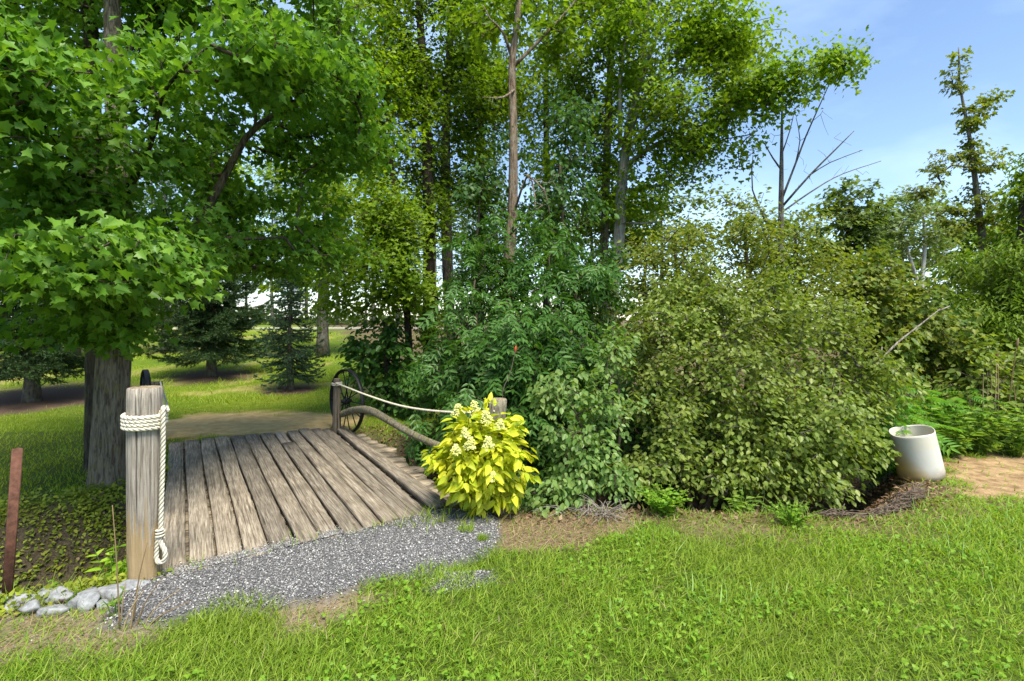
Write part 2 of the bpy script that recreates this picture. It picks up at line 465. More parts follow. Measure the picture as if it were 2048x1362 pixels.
def gravel_mat():
    m, t, b, out = new_mat('crushed gravel')
    c = ramp(t, [(0, (.075, .073, .072)), (0.5, (.19, .185, .18)), (0.88, (.31, .303, .295)), (1, (.54, .53, .50))], rand_sock(t))
    t.links.new(c.outputs['Color'], b.inputs['Base Color'])
    b.inputs['Roughness'].default_value = 0.85; b.inputs['Specular IOR Level'].default_value = 0.25
    return m
M_GRAVEL = gravel_mat()
def flower_mat():
    m, t, b, out = new_mat('cream floret')
    c = ramp(t, [(0, (.38, .41, .07)), (0.5, (.48, .48, .12)), (1, (.56, .54, .24))], rand_sock(t))
    t.links.new(c.outputs['Color'], b.inputs['Base Color'])
    b.inputs['Roughness'].default_value = 0.7
    return m
M_FLORET = flower_mat()
def barrel_mat():
    m, t, b, out = new_mat('white plastic barrel')
    tcn = N(t, 'ShaderNodeTexCoord')
    n = noise(t, tcn.outputs['Object'], 4, 5, 0.6)
    sx = N(t, 'ShaderNodeSeparateXYZ'); t.links.new(tcn.outputs['Object'], sx.inputs[0])
    # the lower side is stained yellow with old liquid
    a = math_(t, 'ADD', math_(t, 'MULTIPLY', sx.outputs['X'], -2.4), math_(t, 'MULTIPLY', sx.outputs['Z'], -1.3))
    a = math_(t, 'ADD', a, math_(t, 'MULTIPLY', n.outputs['Fac'], 0.35))
    f = ramp(t, [(0.12, (0, 0, 0)), (0.42, (1, 1, 1))], a)
    c = mixc(t, f.outputs['Color'], (.50, .49, .44), (.52, .36, .11))
    z1 = ramp(t, [(0.335, (0, 0, 0)), (0.345, (1, 1, 1))], sx.outputs['Z'])
    c = mixc(t, math_(t, 'MULTIPLY', z1.outputs['Color'], 0.35), c, (.54, .48, .34))
    dirt = noise(t, tcn.outputs['Object'], 11, 6, 0.7)
    zb = ramp(t, [(0.0, (1, 1, 1)), (0.10, (0, 0, 0))], math_(t, 'SUBTRACT', sx.outputs['Z'], math_(t, 'MULTIPLY', dirt.outputs['Fac'], 0.10)))
    c = mixc(t, math_(t, 'MULTIPLY', zb.outputs['Color'], 0.7), c, (.20, .14, .08))
    sp = ramp(t, [(0.62, (0, 0, 0)), (0.72, (1, 1, 1))], dirt.outputs['Fac'])
    c = mixc(t, math_(t, 'MULTIPLY', sp.outputs['Color'], 0.4), c, (.42, .38, .28))
    t.links.new(c, b.inputs['Base Color'])
    b.inputs['Roughness'].default_value = 0.5
    b.inputs['Subsurface Weight'].default_value = 0.0
    bump(t, n.outputs['Fac'], 0.25, 0.02, b)
    return m
M_BARREL = barrel_mat()

# ------------------------------------------------------------------ ground
def poly_w(pts):
    return np.array([G(a, b, 0.0)[:2] for a, b in pts])
def poly_mask(poly, x, y, soft=0.12, wob=0.25, s=1):
    """1 inside a polygon, fading over a soft, uneven edge"""
    dist = np.full(x.shape, 1e9); ins = np.zeros(x.shape, bool)
    n = len(poly)
    for k in range(n):
        a = poly[k]; b = poly[(k + 1) % n]; d = b - a
        t = np.clip(((x - a[0]) * d[0] + (y - a[1]) * d[1]) / (d @ d + 1e-12), 0, 1)
        dist = np.minimum(dist, np.hypot(x - a[0] - d[0] * t, y - a[1] - d[1] * t))
        c = ((a[1] > y) != (b[1] > y)) & (x < (b[0] - a[0]) * (y - a[1]) / (b[1] - a[1] + 1e-12) + a[0])
        ins ^= c
    sd_ = np.where(ins, dist, -dist) + wob * (fbm(x * 4, y * 4, s, 4) - 0.5)
    return sstep(-soft, soft, sd_)
POLY_GRAVEL = poly_w([(236, 1196), (315, 1150), (470, 1098), (640, 1050), (800, 1012), (900, 996), (990, 1030), (1000, 1078), (960, 1118), (850, 1150),
                      (735, 1170), (640, 1205), (520, 1228), (440, 1226), (330, 1258), (200, 1262)])
POLY_GRAVEL2 = poly_w([(860, 1150), (985, 1140), (995, 1165), (880, 1180)])
POLY_DIRT = poly_w([(520, 1215), (700, 1180), (760, 1190), (690, 1240), (560, 1262)])
POLY_DRY = poly_w([(-500, 1180), (0, 1195), (240, 1205), (310, 1268), (200, 1308), (0, 1330), (-500, 1440)])
POLY_THATCH = poly_w([(960, 1025), (1280, 1005), (1330, 1045), (1240, 1072), (1120, 1092), (1010, 1098)])
POLY_THATCH2 = poly_w([(1280, 1010), (1700, 1030), (2000, 985), (2048, 1010), (1800, 1085), (1400, 1080)])
POLY_SAND = poly_w([(1880, 915), (1960, 905), (2300, 900), (2400, 985), (2048, 1002), (1900, 985)])
POLY_MULCH = poly_w([(1640, 985), (1760, 945), (1880, 958), (1900, 1000), (1700, 1045)])
POLY_PATH = poly_w([(300, 880), (690, 862), (720, 830), (520, 826), (400, 828), (330, 842), (250, 868)])
SPRUCE_SPOTS = [G(62, 800), G(422, 752), G(580, 780)]
SPRUCE_BED = [1.9, 1.1, 0.6]
def masks(x, y):
    r = ditch_rel(x, y)
    n1 = fbm(x * 3, y * 3, 31, 3)
    g = np.maximum(poly_mask(POLY_GRAVEL, x, y, 0.05, 0.10, 3), poly_mask(POLY_GRAVEL2, x, y, 0.05, 0.12, 4) * 0.9)
    dirt = np.maximum(poly_mask(POLY_DIRT, x, y, 0.12, 0.3, 6), poly_mask(POLY_DRY, x, y, 0.12, 0.35, 7) * 0.85)
    thatch = np.maximum(poly_mask(POLY_THATCH, x, y, 0.10, 0.3, 8), poly_mask(POLY_THATCH2, x, y, 0.2, 0.5, 9) * 0.65)
    sand = poly_mask(POLY_SAND, x, y, 0.12, 0.5, 10)
    mulch = poly_mask(POLY_MULCH, x, y, 0.12, 0.3, 11)
    for (c, rad) in zip(SPRUCE_SPOTS, SPRUCE_BED):
        dd = np.hypot((x - c[0]), (y - c[1])) + 0.7 * rad * (fbm(x * 2, y * 2, 12) - 0.5)
        mulch = np.maximum(mulch, 1 - sstep(rad * 0.7, rad * 1.25, dd))
    path = poly_mask(POLY_PATH, x, y, 0.25, 0.7, 13)
    soil = 1 - sstep(0.78, 1.0, r + 0.25 * (n1 - 0.5))
    wood = sstep(0.3, 0.9, (x - (-1.6)) * 0.9 + (y - 8.5) * 0.4) * sstep(6.8, 7.5, y)        # floor of the thicket beyond the ditch
    bare = sstep(0.60, 0.68, fbm(x * 0.9, y * 0.9, 40, 3)) * sstep(8.5, 10, y) * 0.8
    road = np.exp(-((y - 31 - 0.05 * x) / 0.9) ** 2)
    return dict(gravel=g, dirt=dirt, thatch=thatch, sand=sand, mulch=np.maximum(mulch, wood * 0.85), path=np.maximum(path, bare * 0.5), soil=soil, road=road, turf_shade=(y < 7.5) * sstep(1.0, 1.1, r) * 0.8)

DECK = 0.03
cA, cB, cC, cD = G(317, 1150, DECK), G(903, 1010, DECK), G(692, 851, DECK), G(337, 884, DECK)
vdir = (cD - cA) + (cC - cB)
brz = math.atan2(-vdir[0], vdir[1])
cb, sb = math.cos(brz), math.sin(brz)
def to_b(p):
    p = np.asarray(p, float) - cA
    return np.stack([p[..., 0] * cb + p[..., 1] * sb, -p[..., 0] * sb + p[..., 1] * cb, p[..., 2]], -1)
def bil(u, v):
    u = np.asarray(u)[..., None]; v = np.asarray(v)[..., None]
    return cA * (1 - u) * (1 - v) + cB * u * (1 - v) + cC * u * v + cD * (1 - u) * v
def deck_inside(x, y):
    q = to_b(np.c_[x, y, np.zeros(len(x))]); 
    W_ = to_b(cB)[0]; 
    a = to_b(cA); b_ = to_b(cB); c = to_b(cC); d = to_b(cD)
    poly = np.array([a[:2], b_[:2], c[:2], d[:2]])
    ins = np.zeros(len(x), bool)
    for k in range(4):
        p0, p1 = poly[k], poly[(k + 1) % 4]
        cc = ((p0[1] > q[:, 1]) != (p1[1] > q[:, 1])) & (q[:, 0] < (p1[0] - p0[0]) * (q[:, 1] - p0[1]) / (p1[1] - p0[1] + 1e-12) + p0[0])
        ins ^= cc
    return ins
def axis(lo, hi, step, far_lo, far_hi, growth=1.16):
    c = list(np.arange(lo, hi + 1e-6, step))
    s = step; v = hi
    while v < far_hi:
        s *= growth; v += s; c.append(v)
    s = step; v = lo; pre = []
    while v > far_lo:
        s *= growth; v -= s; pre.append(v)
    return np.array(pre[::-1] + c)
gx = axis(-6.3, 6.3, 0.07, -900, 900)
gy = axis(1.6, 9.8, 0.07, -400, 1200)
XX, YY = np.meshgrid(gx, gy)
fx, fy = XX.ravel(), YY.ravel()
gm = masks(fx, fy)
zz = height(fx, fy) + 0.035 * gm['gravel'] * sstep(0.85, 1.0, ditch_rel(fx, fy)) + 0.02 * gm['soil'] * (fbm(fx * 6, fy * 6, 51, 3) - 0.5)
zz = np.where(deck_inside(fx, fy), np.minimum(zz, -0.07), zz)
nx, ny = len(gx), len(gy)
ii = (np.arange(ny - 1)[:, None] * nx + np.arange(nx - 1)[None, :]).ravel()
quads = np.c_[ii, ii + 1, ii + nx + 1, ii + nx]
def ground_mat():
    m, t, b, out = new_mat('ground')
    geo = N(t, 'ShaderNodeNewGeometry')
    pos = geo.outputs['Position']
    nA = noise(t, pos, 0.35, 4); nB = noise(t, pos, 6, 6, 0.65); nC = noise(t, pos, 60, 4, 0.7); nD = noise(t, pos, 220, 2, 0.7)
    def at(name):
        a = N(t, 'ShaderNodeAttribute'); a.attribute_name = name
        return a.outputs['Fac']
    grass = ramp(t, [(0.25, (.07, .125, .012)), (0.5, (.125, .185, .018)), (0.75, (.19, .22, .03))], nA.outputs['Fac']).outputs['Color']
    g2 = ramp(t, [(0.3, (.55, .6, .5)), (0.7, (1.35, 1.3, 1.1))], nC.outputs['Fac']).outputs['Color']
    c = mixc(t, 1.0, grass, g2, 'MULTIPLY')
    g3 = ramp(t, [(0.3, (.65, .7, .65)), (0.7, (1.25, 1.2, 1.1))], nB.outputs['Fac']).outputs['Color']
    c = mixc(t, 1.0, c, g3, 'MULTIPLY')
    def layer(c, name, a_, b_, nn, sharp=None):
        cc = ramp(t, [(0.32, a_), (0.68, b_)], nn.outputs['Fac']).outputs['Color']
        f = at(name)
        return mixc(t, f, c, cc)
    c = layer(c, 'turf_shade', (.035, .055, .010), (.085, .12, .020), nC)  # soil under the near lawn, with the shade between blades painted into its colour
    c = layer(c, 'path', (.36, .25, .10), (.54, .40, .19), nB)
    c = layer(c, 'thatch', (.10, .066, .038), (.29, .22, .13), nC)
    c = layer(c, 'dirt', (.15, .11, .065), (.32, .26, .17), nC)
    c = layer(c, 'sand', (.19, .115, .055), (.50, .345, .185), nB)
    c = layer(c, 'mulch', (.055, .034, .024), (.15, .10, .07), nC)
    c = layer(c, 'soil', (.045, .035, .022), (.125, .10, .062), nC)
    c = layer(c, 'gravel', (.07, .07, .072), (.17, .168, .168), nC)
    c = layer(c, 'road', (.30, .28, .25), (.48, .46, .42), nB)
    t.links.new(c, b.inputs['Base Color'])
    b.inputs['Roughness'].default_value = 0.95; b.inputs['Specular IOR Level'].default_value = 0.1
    h = math_(t, 'ADD', nC.outputs['Fac'], math_(t, 'MULTIPLY', nD.outputs['Fac'], 0.4))
    bump(t, h, 0.8, 0.025, b)
    return m
gme = mesh_data('ground', np.c_[fx, fy, zz], quads.ravel(), np.full(len(quads), 4), ground_mat(), True)
for k, v in gm.items():
    a = gme.attributes.new(k, 'FLOAT', 'POINT')
    a.data.foreach_set('value', np.ascontiguousarray(v, dtype=np.float32))
tag(link('ground', gme), 'ground of lawn, ditch, bare soil and field', None, None, 'structure')

# ------------------------------------------------------------------ leaves and trees
UP = np.array([0, 0, 1.0])
_ph = rng.random((6, 3)) * 6.28; _fr = rng.normal(size=(6, 3))
def clump(p, wl):
    v = 0
    for k in range(6):
        v = v + np.sin(p @ (unit(_fr[k]) * 6.28 / wl * (0.8 + 0.12 * k)) + _ph[k, 0])
    return v / 6
def blob_pts(b, gap=0.0, wl=1.2):
    """spray positions in an ellipsoid (px, py, rx px, ry px, depth, half depth m, count)"""
    px, py, rx, ry, d, rd, n = b
    c = P(px, py, d); r = np.array([rx / F * d, rd, ry / F * d])
    m = int(n * 3) + 10
    v = unit(rng.normal(size=(m, 3))) * (rng.random(m) ** 0.42)[:, None]
    p = c + v * r
    keep = (clump(p, wl) > (gap + rng.normal(size=m) * 0.10)) & (p[:, 2] > height(p[:, 0], p[:, 1]) + 0.06)
    return p[keep][:n]
def leaf_frames(T, U, k, spread, flat, droop, tilt, wide=0.7):
    m = len(T)
    T = np.repeat(T, k, 0); U = np.repeat(U, k, 0); n = len(T)
    S = unit(np.cross(U, UP)); 
    a = rng.random(n) * 1.15 - 1.0
    lat = (rng.random(n) * 2 - 1)
    p = T + U * (a * spread)[:, None] + S * (lat * spread * wide)[:, None] * (0.45 + 0.55 * rng.random(n))[:, None] + UP * (rng.normal(size=n) * flat * spread)[:, None]
    ph = np.sign(lat) * (0.15 + 1.1 * np.abs(lat)) + rng.normal(size=n) * 0.35
    t = U * np.cos(ph)[:, None] + S * np.sin(ph)[:, None] - UP * (droop * (0.5 + rng.random(n)))[:, None]
    t = unit(t)
    nn = UP + rng.normal(size=(n, 3)) * tilt + U * 0.35
    X = unit(np.cross(t, nn)); Z = np.cross(X, t)
    return p, X, t, Z
def network(nodes, targets, tip=0.004, seg=0.3, lower=0.7, power=2.3, maxr=0.06, curve=0.12):
    """grow twigs from existing points to every target; returns edges (a, b, ra, rb) and each target's direction"""
    nodes = np.asarray(nodes, float)
    D0 = np.min(np.linalg.norm(targets[:, None] - nodes[None], axis=2), axis=1)
    order = np.argsort(D0)
    cap = len(nodes) + len(targets) * 14 + 50
    pos = np.zeros((cap, 3)); par = np.full(cap, -1); n = len(nodes); pos[:n] = nodes
    n0 = n; ends = np.zeros(len(targets), int)
    for ti in order:
        t = targets[ti]
        v = pos[:n] - t
        cost = np.sqrt((v * v).sum(1)) + lower * np.maximum(0, v[:, 2])
        j = int(np.argmin(cost))
        q = pos[j].copy(); L_ = np.linalg.norm(t - q)
        s = int(min(12, max(1, round(L_ / seg)))); last = j
        side = rng.normal(size=3) * curve * L_; side[2] = abs(side[2]) * 0.5
        for i in range(1, s + 1):
            u = i / s
            pos[n] = q + (t - q) * u + side * math.sin(math.pi * u); par[n] = last; last = n; n += 1
        ends[ti] = last
    area = np.zeros(n)
    isend = np.zeros(n, bool); isend[ends] = True
    area[isend] += tip ** power
    for i in range(n - 1, n0 - 1, -1):
        if area[i] == 0: area[i] = tip ** power
        area[par[i]] += area[i] * 0.98
    rad = np.minimum(area ** (1 / power), maxr)
    e = np.arange(n0, n)
    pa = par[e]
    A, B = pos[pa], pos[e]
    ra, rb = np.minimum(rad[pa], rad[e] * 1.35), rad[e]
    U = unit(B - A)[ends - n0]
    return A, B, ra, rb, U
def edge_tubes(A, B, ra, rb, sides=4):
    T = unit(B - A); ref = np.where(np.abs(T[:, 2:3]) < 0.9, UP, np.array([1.0, 0, 0]))
    X = unit(np.cross(T, ref)); Y = np.cross(T, X)
    ang = np.arange(sides) * 2 * np.pi / sides
    ring = np.cos(ang)[None, :, None] * X[:, None] + np.sin(ang)[None, :, None] * Y[:, None]
    B2 = B + T * (rb * 0.3)[:, None]
    V = np.concatenate([A[:, None] + ra[:, None, None] * ring, B2[:, None] + rb[:, None, None] * ring], axis=1)
    m = len(A); base = (np.arange(m) * 2 * sides)[:, None]
    f = []
    for j in range(sides):
        j2 = (j + 1) % sides
        f.append(np.concatenate([base + j, base + j2, base + sides + j2, base + sides + j], axis=1))
    Fq = np.stack(f, 1).reshape(-1, 4)
    return V.reshape(-1, 3), Fq.ravel(), np.full(len(Fq), 4)
def trunk_geo(pts, rad, sides=14, rough=0.06, seed=0, flare=0.0, ridge=0.0):
    pts = np.asarray(pts, float); n = len(pts)
    V, f = tube_geo(pts, rad, sides)
    c = np.repeat(pts, sides, 0)
    k = np.tile(np.arange(sides), n); z = np.repeat(np.cumsum(np.r_[0, np.linalg.norm(np.diff(pts, axis=0), axis=1)]), sides)
    s = 1 + rough * (vnoise(k * 0.9 + seed, z * 1.3, seed) - 0.5) * 2 + rough * (vnoise(k * 2.1, z * 5, seed + 3) - 0.5)
    if ridge: s = s + ridge * (vnoise(k * 0.55 + z * 0.25, z * 1.1, seed + 11) - 0.5) * 2 + ridge * .7 * (vnoise(k * 1.0 + z * .4, z * 2.6, seed + 12) - 0.5)
    if flare: s = s + flare * np.exp(-z / 0.22) * (0.7 + 0.6 * vnoise(k * 1.1, z * 0, seed + 8))
    return c + (V - c) * s[:, None], f
def rel(V, o): return np.asarray(V) - np.asarray(o)
def px_line(line):
    """[(px, py, depth, width px)] -> points and radii"""
    p = np.array([P(a, b, d) for a, b, d, w in line]); r = np.array([w * d / F / 2 for a, b, d, w in line])
    return p, r
def make_tree(name, label, cat, trunks, blobs, leaf, lmat, bark, k=14, size=0.11, spread=0.45, flat=0.13, droop=0.35, tilt=0.45, gap=-0.15, wl=1.2,
              group=None, limbs=(), tip=0.004, twig=None, lower=0.7, base=None, trunk_from=0.25, sides=12, parts=0, seg=0.3, rough=0.06, flare=0.25, maxr=0.06,
              ground=True, ridge=0.0, bare=(), bark2=None):
    roots = []
    for ln in trunks:
        p, r = px_line(ln)
        n = max(6, int(np.linalg.norm(np.diff(p, axis=0), axis=1).sum() / 0.22))
        q = spline(p, n); rr = np.interp(np.linspace(0, 1, n), np.linspace(0, 1, len(r)), r)
        if ground and base is None:
            g = hz(q[0][0], q[0][1])
            if q[0][2] > g - 0.05:
                q = np.concatenate([[[q[0][0], q[0][1], g - 0.12]], q]) if q[0][2] > g + 0.05 else q - np.array([0, 0, 0])
                rr = np.r_[rr[0] * 1.05, rr] if len(q) > len(rr) else rr
        roots.append((q, rr))
    o = np.array(base) if base is not None else roots[0][0][0]
    root = empty(name, o)
    tag(root, label, cat, group)
    nodes = []
    for i, (q, rr) in enumerate(roots):
        V, f = trunk_geo(q, rr, sides, rough, i + len(label), flare, ridge)
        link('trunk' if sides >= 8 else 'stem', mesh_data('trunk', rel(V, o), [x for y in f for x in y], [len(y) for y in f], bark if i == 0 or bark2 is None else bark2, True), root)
        m0 = int(len(q) * trunk_from)
        nodes.append(q[m0:])
    for ln in limbs:
        p, r = px_line(ln)
        n = max(5, int(np.linalg.norm(np.diff(p, axis=0), axis=1).sum() / 0.2))
        q = spline(p, n); rr = np.interp(np.linspace(0, 1, n), np.linspace(0, 1, len(r)), r)
        V, f = trunk_geo(q, rr, 7, 0.05, 3)
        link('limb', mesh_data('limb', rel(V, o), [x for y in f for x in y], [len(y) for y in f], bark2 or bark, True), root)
        nodes.append(q)
    if bare:
        Tb = np.concatenate([blob_pts(b, -2, wl) for b in bare])
        A, B, ra, rb, U = network(np.concatenate(nodes), Tb, 0.0020, 0.12, 0.0, maxr=0.010, curve=0.06)
        V, lp, sz = edge_tubes(A, B, ra, rb)
        tw = link('dead_twigs', mesh_data('dead_twigs', rel(V, o), lp, sz, M_DEADTWIG), root); tw['kind'] = 'stuff'
    T = np.concatenate([blob_pts(b, gap, wl) for b in blobs]) if blobs else np.zeros((0, 3))
    if len(T) == 0: return root
    A, B, ra, rb, U = network(np.concatenate(nodes), T, tip, seg, lower, maxr=maxr)
    V, lp, sz = edge_tubes(A, B, ra, rb)
    tw = link('branchwork', mesh_data('branchwork', rel(V, o), lp, sz, twig or bark), root); tw['kind'] = 'stuff'
    H = U * (1, 1, 0.35); H = unit(H + rng.normal(size=H.shape) * 0.05)
    p, X, Y, Z = leaf_frames(T, H, k, spread, flat, droop, tilt)
    s = size * (0.6 + 0.6 * rng.random(len(p)))
    if parts:
        d = np.linalg.norm(p - np.array([0, 0, CAM_Z]), axis=1)
        pxx = 1024 + F * p[:, 0] / p[:, 1]; pyy = HOR + F * (CAM_Z - p[:, 2]) / p[:, 1]
        seen = (pxx > 0) & (pxx < 2048) & (pyy > 0) & (pyy < 1362) & (p[:, 1] > 0.5)
        sel = np.argsort(np.where(seen, d / s, 1e9))[:parts]
        me = mesh_data('leaf', leaf[0], [x for y in leaf[1] for x in y], [len(y) for y in leaf[1]], lmat)
        for j in sel:
            lo = bpy.data.objects.new('leaf', me)
            mw = Matrix(((X[j][0] * s[j], Y[j][0] * s[j], Z[j][0] * s[j], p[j][0] - o[0]), (X[j][1] * s[j], Y[j][1] * s[j], Z[j][1] * s[j], p[j][1] - o[1]),
                         (X[j][2] * s[j], Y[j][2] * s[j], Z[j][2] * s[j], p[j][2] - o[2]), (0, 0, 0, 1)))
            lo.parent = root; lo.matrix_basis = mw; col.objects.link(lo)
        keep = np.ones(len(p), bool); keep[sel] = False
        p, X, Y, Z, s = p[keep], X[keep], Y[keep], Z[keep], s[keep]
    V, lp, sz = inst(MAPLE_S if leaf is MAPLE else leaf, p, X, Y, Z, s)
    cr_ = link('crown', mesh_data('crown', rel(V, o), lp, sz, lmat), root); cr_['kind'] = 'stuff'
    return root

exec_order = []
# ---- the big maple beside the bridge: two stems
mb = G(214, 962)
make_tree('maple_tree', 'big green maple with two thick trunks beside the wooden bridge', 'tree',
    trunks=[[(220, 1050, 5.1, 84), (218, 975, 5.15, 72), (220, 900, 5.15, 62), (228, 700, 5.15, 56), (232, 560, 5.15, 50), (236, 330, 5.2, 38), (226, 100, 5.3, 30), (222, -160, 5.4, 22), (230, -420, 5.5, 10)],
            [(190, 1020, 5.6, 46), (192, 945, 5.65, 40), (193, 800, 5.65, 37), (192, 640, 5.65, 35), (190, 400, 5.7, 30), (182, 60, 5.9, 24), (165, -200, 6.0, 16), (150, -420, 6.1, 8)]],
    limbs=[[(240, 580, 5.2, 24), (330, 510, 5.3, 20), (395, 450, 5.5, 17), (450, 350, 5.6, 15), (510, 255, 5.7, 12), (620, 195, 5.9, 8), (700, 145, 6.1, 4)],
           [(385, 470, 5.5, 9), (480, 478, 5.6, 8), (570, 475, 5.8, 5)],
           [(236, 420, 5.2, 16), (300, 290, 4.7, 12), (330, 180, 4.3, 8), (420, 90, 4.0, 4)],
           [(226, 480, 5.1, 16), (150, 330, 4.4, 12), (60, 230, 3.8, 8), (-60, 190, 3.5, 4)],
           [(230, 540, 5.1, 14), (200, 500, 4.5, 10), (120, 470, 3.9, 7), (30, 470, 3.5, 4)],
           [(190, 300, 5.7, 14), (90, 90, 6.0, 10), (40, -60, 6.2, 6)],
           [(228, 150, 5.3, 14), (300, 30, 5.6, 10), (380, -80, 5.9, 6)],
           [(510, 260, 5.7, 6), (513, 180, 5.5, 4)]],
    blobs=[(60, 190, 210, 110, 4.0, 0.9, 120), (60, 340, 240, 120, 4.2, 0.9, 120), (290, 300, 90, 150, 4.9, 0.6, 34), (60, 510, 300, 90, 3.9, 0.7, 120), (250, 545, 170, 75, 4.1, 0.6, 70),
           (130, 640, 200, 55, 4.6, 0.6, 60), (260, 640, 100, 40, 4.7, 0.3, 16), (300, 470, 150, 80, 4.6, 0.7, 60), (420, 380, 190, 140, 6.7, 0.8, 110), (560, 300, 190, 190, 6.9, 0.8, 140), (450, 130, 200, 90, 4.6, 0.8, 90),
           (580, 110, 160, 100, 5.2, 0.9, 80), (690, 240, 100, 140, 6.6, 0.8, 60), (530, 500, 230, 55, 6.5, 0.8, 90), (200, 20, 330, 80, 5.8, 1.3, 140), (480, -40, 300, 90, 5.8, 1.2, 120),
           (-150, 300, 200, 300, 4.6, 1.1, 120), (150, -220, 500, 160, 5.6, 1.6, 160), (600, -180, 280, 120, 5.8, 1.4, 60), (30, 60, 150, 70, 6.3, .8, 60)],
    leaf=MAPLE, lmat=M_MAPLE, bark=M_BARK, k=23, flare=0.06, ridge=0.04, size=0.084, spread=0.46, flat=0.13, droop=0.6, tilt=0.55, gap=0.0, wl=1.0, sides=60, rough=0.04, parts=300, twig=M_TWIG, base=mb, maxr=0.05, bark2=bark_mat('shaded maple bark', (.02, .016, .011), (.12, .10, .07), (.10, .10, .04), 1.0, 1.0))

# ---- trees of the thicket beyond the ditch
TH = 'slender trees of the thicket beyond the ditch'
make_tree('sapling_maple', 'leaning yellow green sapling maple behind the black wheel', 'tree',
    [[(822, 800, 9.0, 15), (815, 640, 9.0, 14), (803, 520, 9.0, 14), (788, 360, 9.1, 11), (745, 190, 9.3, 7), (700, 60, 9.5, 4)]],
    [(730, 420, 130, 90, 8.6, 0.8, 90), (740, 550, 120, 55, 8.4, 0.7, 70), (780, 480, 90, 60, 8.6, .6, 40), (730, 250, 130, 120, 9.2, 0.8, 120), (710, 110, 140, 120, 9.5, 0.9, 120), (800, 590, 60, 36, 8.6, .4, 24), (700, 610, 70, 30, 8.8, .5, 22)],
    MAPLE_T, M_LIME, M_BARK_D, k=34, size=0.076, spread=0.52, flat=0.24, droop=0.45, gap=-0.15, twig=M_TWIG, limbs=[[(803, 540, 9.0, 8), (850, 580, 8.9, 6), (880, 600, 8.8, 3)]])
make_tree('dark_maple', 'dark straight trunked maple clad in leaves near the rope', 'tree',
    [[(862, 815, 9.6, 30), (858, 620, 9.6, 25), (857, 420, 9.6, 22), (850, 200, 9.7, 18), (838, 0, 9.8, 14), (830, -260, 10, 6)]],
    [(840, 140, 130, 170, 9.8, 0.9, 120), (830, -60, 170, 90, 9.9, 1.0, 70), (850, 620, 40, 90, 9.3, .35, 26), (800, 320, 110, 110, 9.9, 0.8, 70), (760, 60, 140, 120, 10.2, 1.0, 90), (840, 450, 70, 80, 9.4, .5, 34)],
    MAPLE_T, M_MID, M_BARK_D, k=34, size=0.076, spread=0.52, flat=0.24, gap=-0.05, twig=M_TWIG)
make_tree('tall_maple', 'tall brown trunked maple between the leafy vine thicket and dark maple', 'tree',
    [[(904, 800, 10.2, 26), (899, 640, 10.2, 23), (893, 450, 10.2, 21), (892, 250, 10.3, 17), (903, 20, 10.4, 13), (905, -250, 10.6, 6)]],
    [(940, 120, 130, 180, 10.4, 1.0, 150), (920, -60, 180, 100, 10.6, 1.0, 80), (960, 300, 90, 110, 10.3, .7, 56), (900, 330, 60, 90, 10.0, .5, 30), (1010, 180, 120, 120, 10.6, .9, 90)],
    MAPLE_T, M_MID, bark_mat('brown bark', (.04, .03, .022), (.15, .125, .10), (.2, .2, .15), 1.0), k=34, size=0.076, spread=0.52, flat=0.24, gap=-0.02, twig=M_TWIG)
make_tree('dying_tree', 'dying tree with peeling brown bark and bare grey hanging twigs', 'tree',
    [[(1012, 800, 8.2, 32), (1014, 620, 8.2, 27), (1016, 560, 8.2, 25), (1025, 420, 8.2, 19), (1027, 260, 8.2, 16), (1024, 130, 8.3, 15), (1036, 30, 8.3, 13), (1045, -140, 8.4, 8)]],
    [(1110, 60, 110, 80, 8.6, 0.7, 50), (960, 40, 70, 90, 8.8, .6, 36)],
    MAPLE_S, M_MID, M_BARK_B, k=13, size=0.105, spread=0.4, gap=0.0, twig=M_BARK_B, sides=24, rough=0.10, ridge=0.12, bare=[(1085, 370, 45, 70, 7.8, .25, 34), (1060, 440, 40, 40, 7.8, .2, 16), (985, 210, 40, 30, 7.9, .2, 8), (1000, 520, 40, 40, 7.8, .2, 10)],
    limbs=[[(1030, 130, 8.3, 8), (1080, 80, 8.4, 6), (1140, 15, 8.6, 4), (1180, -40, 8.8, 2)], [(1022, 110, 8.3, 7), (1005, 60, 8.2, 5), (985, 45, 8.1, 3), (966, 10, 8.1, 2)],
           [(1028, 180, 8.2, 5), (1005, 195, 7.9, 4), (965, 195, 7.7, 2)], [(1030, 420, 8.1, 5), (1055, 350, 7.9, 4), (1070, 395, 7.8, 3), (1066, 460, 7.8, 2)],
           [(1055, 350, 7.9, 3), (1088, 380, 7.7, 3), (1100, 430, 7.7, 2)], [(1020, 470, 8.1, 4), (1050, 440, 7.9, 3), (1085, 410, 7.7, 2)]])
